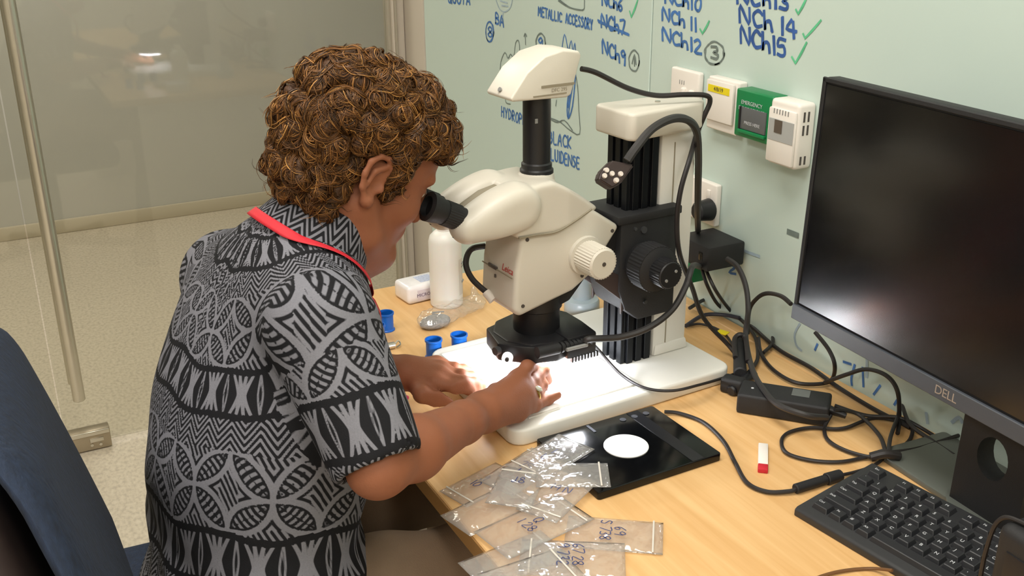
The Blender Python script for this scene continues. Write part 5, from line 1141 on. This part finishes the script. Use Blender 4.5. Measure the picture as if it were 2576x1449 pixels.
# ---------------------------------------------------------------- trousers and shoes
F = Field((.05, .85, FL), (.80, 1.46, .02), .006)
F.ell((.215, 1.135, -.14), (.12, .165, .10), None, .04)
for h_, k_, a_ in ((HR, KR, AR), (HL, KL, AL)): F.cone(h_, k_, .084, .064, .03); F.cone(k_, a_, .062, .052, .02); F.cone(a_, a_-np.array([0, 0, .03]), .053, .055, .01)
F.cut((0, 0, FL+.05), (0, 0, -1)); V, Q = F.mesh(); V = relax(V, Q, 2); N = normals(V, Q); V = V+N*(.003*np.sin(60*V[:, 0]+25*V[:, 2])+.002*np.sin(45*V[:, 1]-30*V[:, 0]))[:, None]
child('trousers', V, Q, pm('brown trousers', '6E5B47', .85, bump=.3, bscale=600, var=.08, vscale=20))
for a_ in (AR, AL):
    F = Field(a_-np.array([.09, .07, .095]), a_+np.array([.23, .07, .03]), .005); F.cone(a_-np.array([.03, 0, .05]), a_+np.array([.13, 0, -.06]), .043, .035, .02); F.cone(a_-np.array([.01, 0, 0.02]), a_-np.array([0, 0, .05]), .046, .046, .02); F.cut((0, 0, FL+.002), (0, 0, -1))
    V, Q = F.mesh(); child('shoe', V, Q, pm('dark shoe', '2A2320', .5))
# ---------------------------------------------------------------- office chair
ch = thing('office_chair', 'navy blue upholstered office chair with dark plastic back shell', 'chair', (.22, 1.12, FL))
navy = pm('navy chair fabric', '192539', .9, bump=1.0, bscale=240, var=.3, vscale=150, stretch=(1, 1, .35))
mk('seat', G().prism([(-.03, .88), (.46, .86), (.46, 1.42), (-.03, 1.45)], -.295, -.228, 'z', r=.022, seg=4, vert_r=.06), navy, ch, world=True)
def back_sheet(off, th, hw_, zt, zb, inset=0):
    """oval reclined back with a gentle wrap"""
    V = []; ny, nz = 28, 28
    for k in (0, 1):
        for i in range(nz+1):
            for j in range(ny+1):
                a = (j/ny*2-1); b = (i/nz*2-1)
                # map square to superellipse
                px_ = a*math.sqrt(max(0, 1-b*b*.36)); pz_ = b*math.sqrt(max(0, 1-a*a*(.36 if a < 0 else .55))); e = max(abs(a), abs(b)); dome = th*(1-e**6)**.5
                yy = 1.035+px_*hw_; zz = (zt+zb)/2+pz_*(zt-zb)/2; xx = .044-.26*(zz-.1)-3.3*max(zz-.2, 0)**2-off
                V.append((xx+(dome if k == 0 else -dome*.6), yy, zz))
    m = ny+1; K = m*(nz+1); Q = []
    for i in range(nz):
        for j in range(ny): q = [i*m+j, i*m+j+1, (i+1)*m+j+1, (i+1)*m+j]; Q.append(q); Q.append([K+x for x in q[::-1]])
    bd = [j for j in range(m)]+[i*m+ny for i in range(1, nz+1)]+[nz*m+j for j in range(ny-1, -1, -1)]+[i*m for i in range(nz-1, 0, -1)]
    for a, b in zip(bd, bd[1:]+bd[:1]): Q.append([a, K+a, K+b, b])
    return np.array(V), np.array(Q)
V, Q = back_sheet(.030, .020, .225, .300, -.10); npmesh('backrest', V-np.array(ch.location), Q, navy, ch)
V, Q = back_sheet(.078, .024, .220, .275, -.12); npmesh('back_shell', V-np.array(ch.location), Q, pm('dark brown shell', '352A27', .5), ch)
mk('back_bracket', G().tube([(-.07, 1.09, -.06), (-.07, 1.1, -.2), (.03, 1.11, -.31), (.16, 1.12, -.33)], .02, 10), 'black', ch, world=True)
mk('gas_lift', G().cyl((.22, 1.12, -.31), (.22, 1.12, FL+.09), .026, n=20), 'black', ch, world=True)
mk('seat_plate', G().box((.22, 1.12, -.318), (.22, .2, .035), .008), 'black', ch, world=True)
for k in range(5):
    an = R(20+72*k); e = Vector((.22+.29*math.cos(an), 1.12+.29*math.sin(an), FL+.075)); lg_ = mk('base_leg', G().cyl((.22, 1.12, FL+.105), e, .022, .015, n=12), 'black', ch, world=True)
    mk('caster', G().cyl(e+Vector((-.012*math.sin(an), .012*math.cos(an), -.045)), e-Vector((-.012*math.sin(an), .012*math.cos(an), .045)), .029, n=18, bev=.004), 'black', ch, world=True)
# ---------------------------------------------------------------- lift everything so that the floor is z = 0, origins at each thing's base
bpy.context.view_layer.update()
for o in list(SC.objects):
    if o.parent is None and o.type in ('MESH', 'EMPTY'):
        if o.type == 'MESH' and o.location.length < 1e-9 and o.data.users == 1 and not o.children and len(o.data.vertices):
            n = len(o.data.vertices); a = np.empty(n*3, np.float32); o.data.vertices.foreach_get('co', a); a = a.reshape(-1, 3)
            c = (a.min(0)+a.max(0))/2; c[2] = a[:, 2].min(); a -= c; o.data.vertices.foreach_set('co', a.ravel()); o.data.update(); o.location = [float(v) for v in c]
        o.location.z += DESK
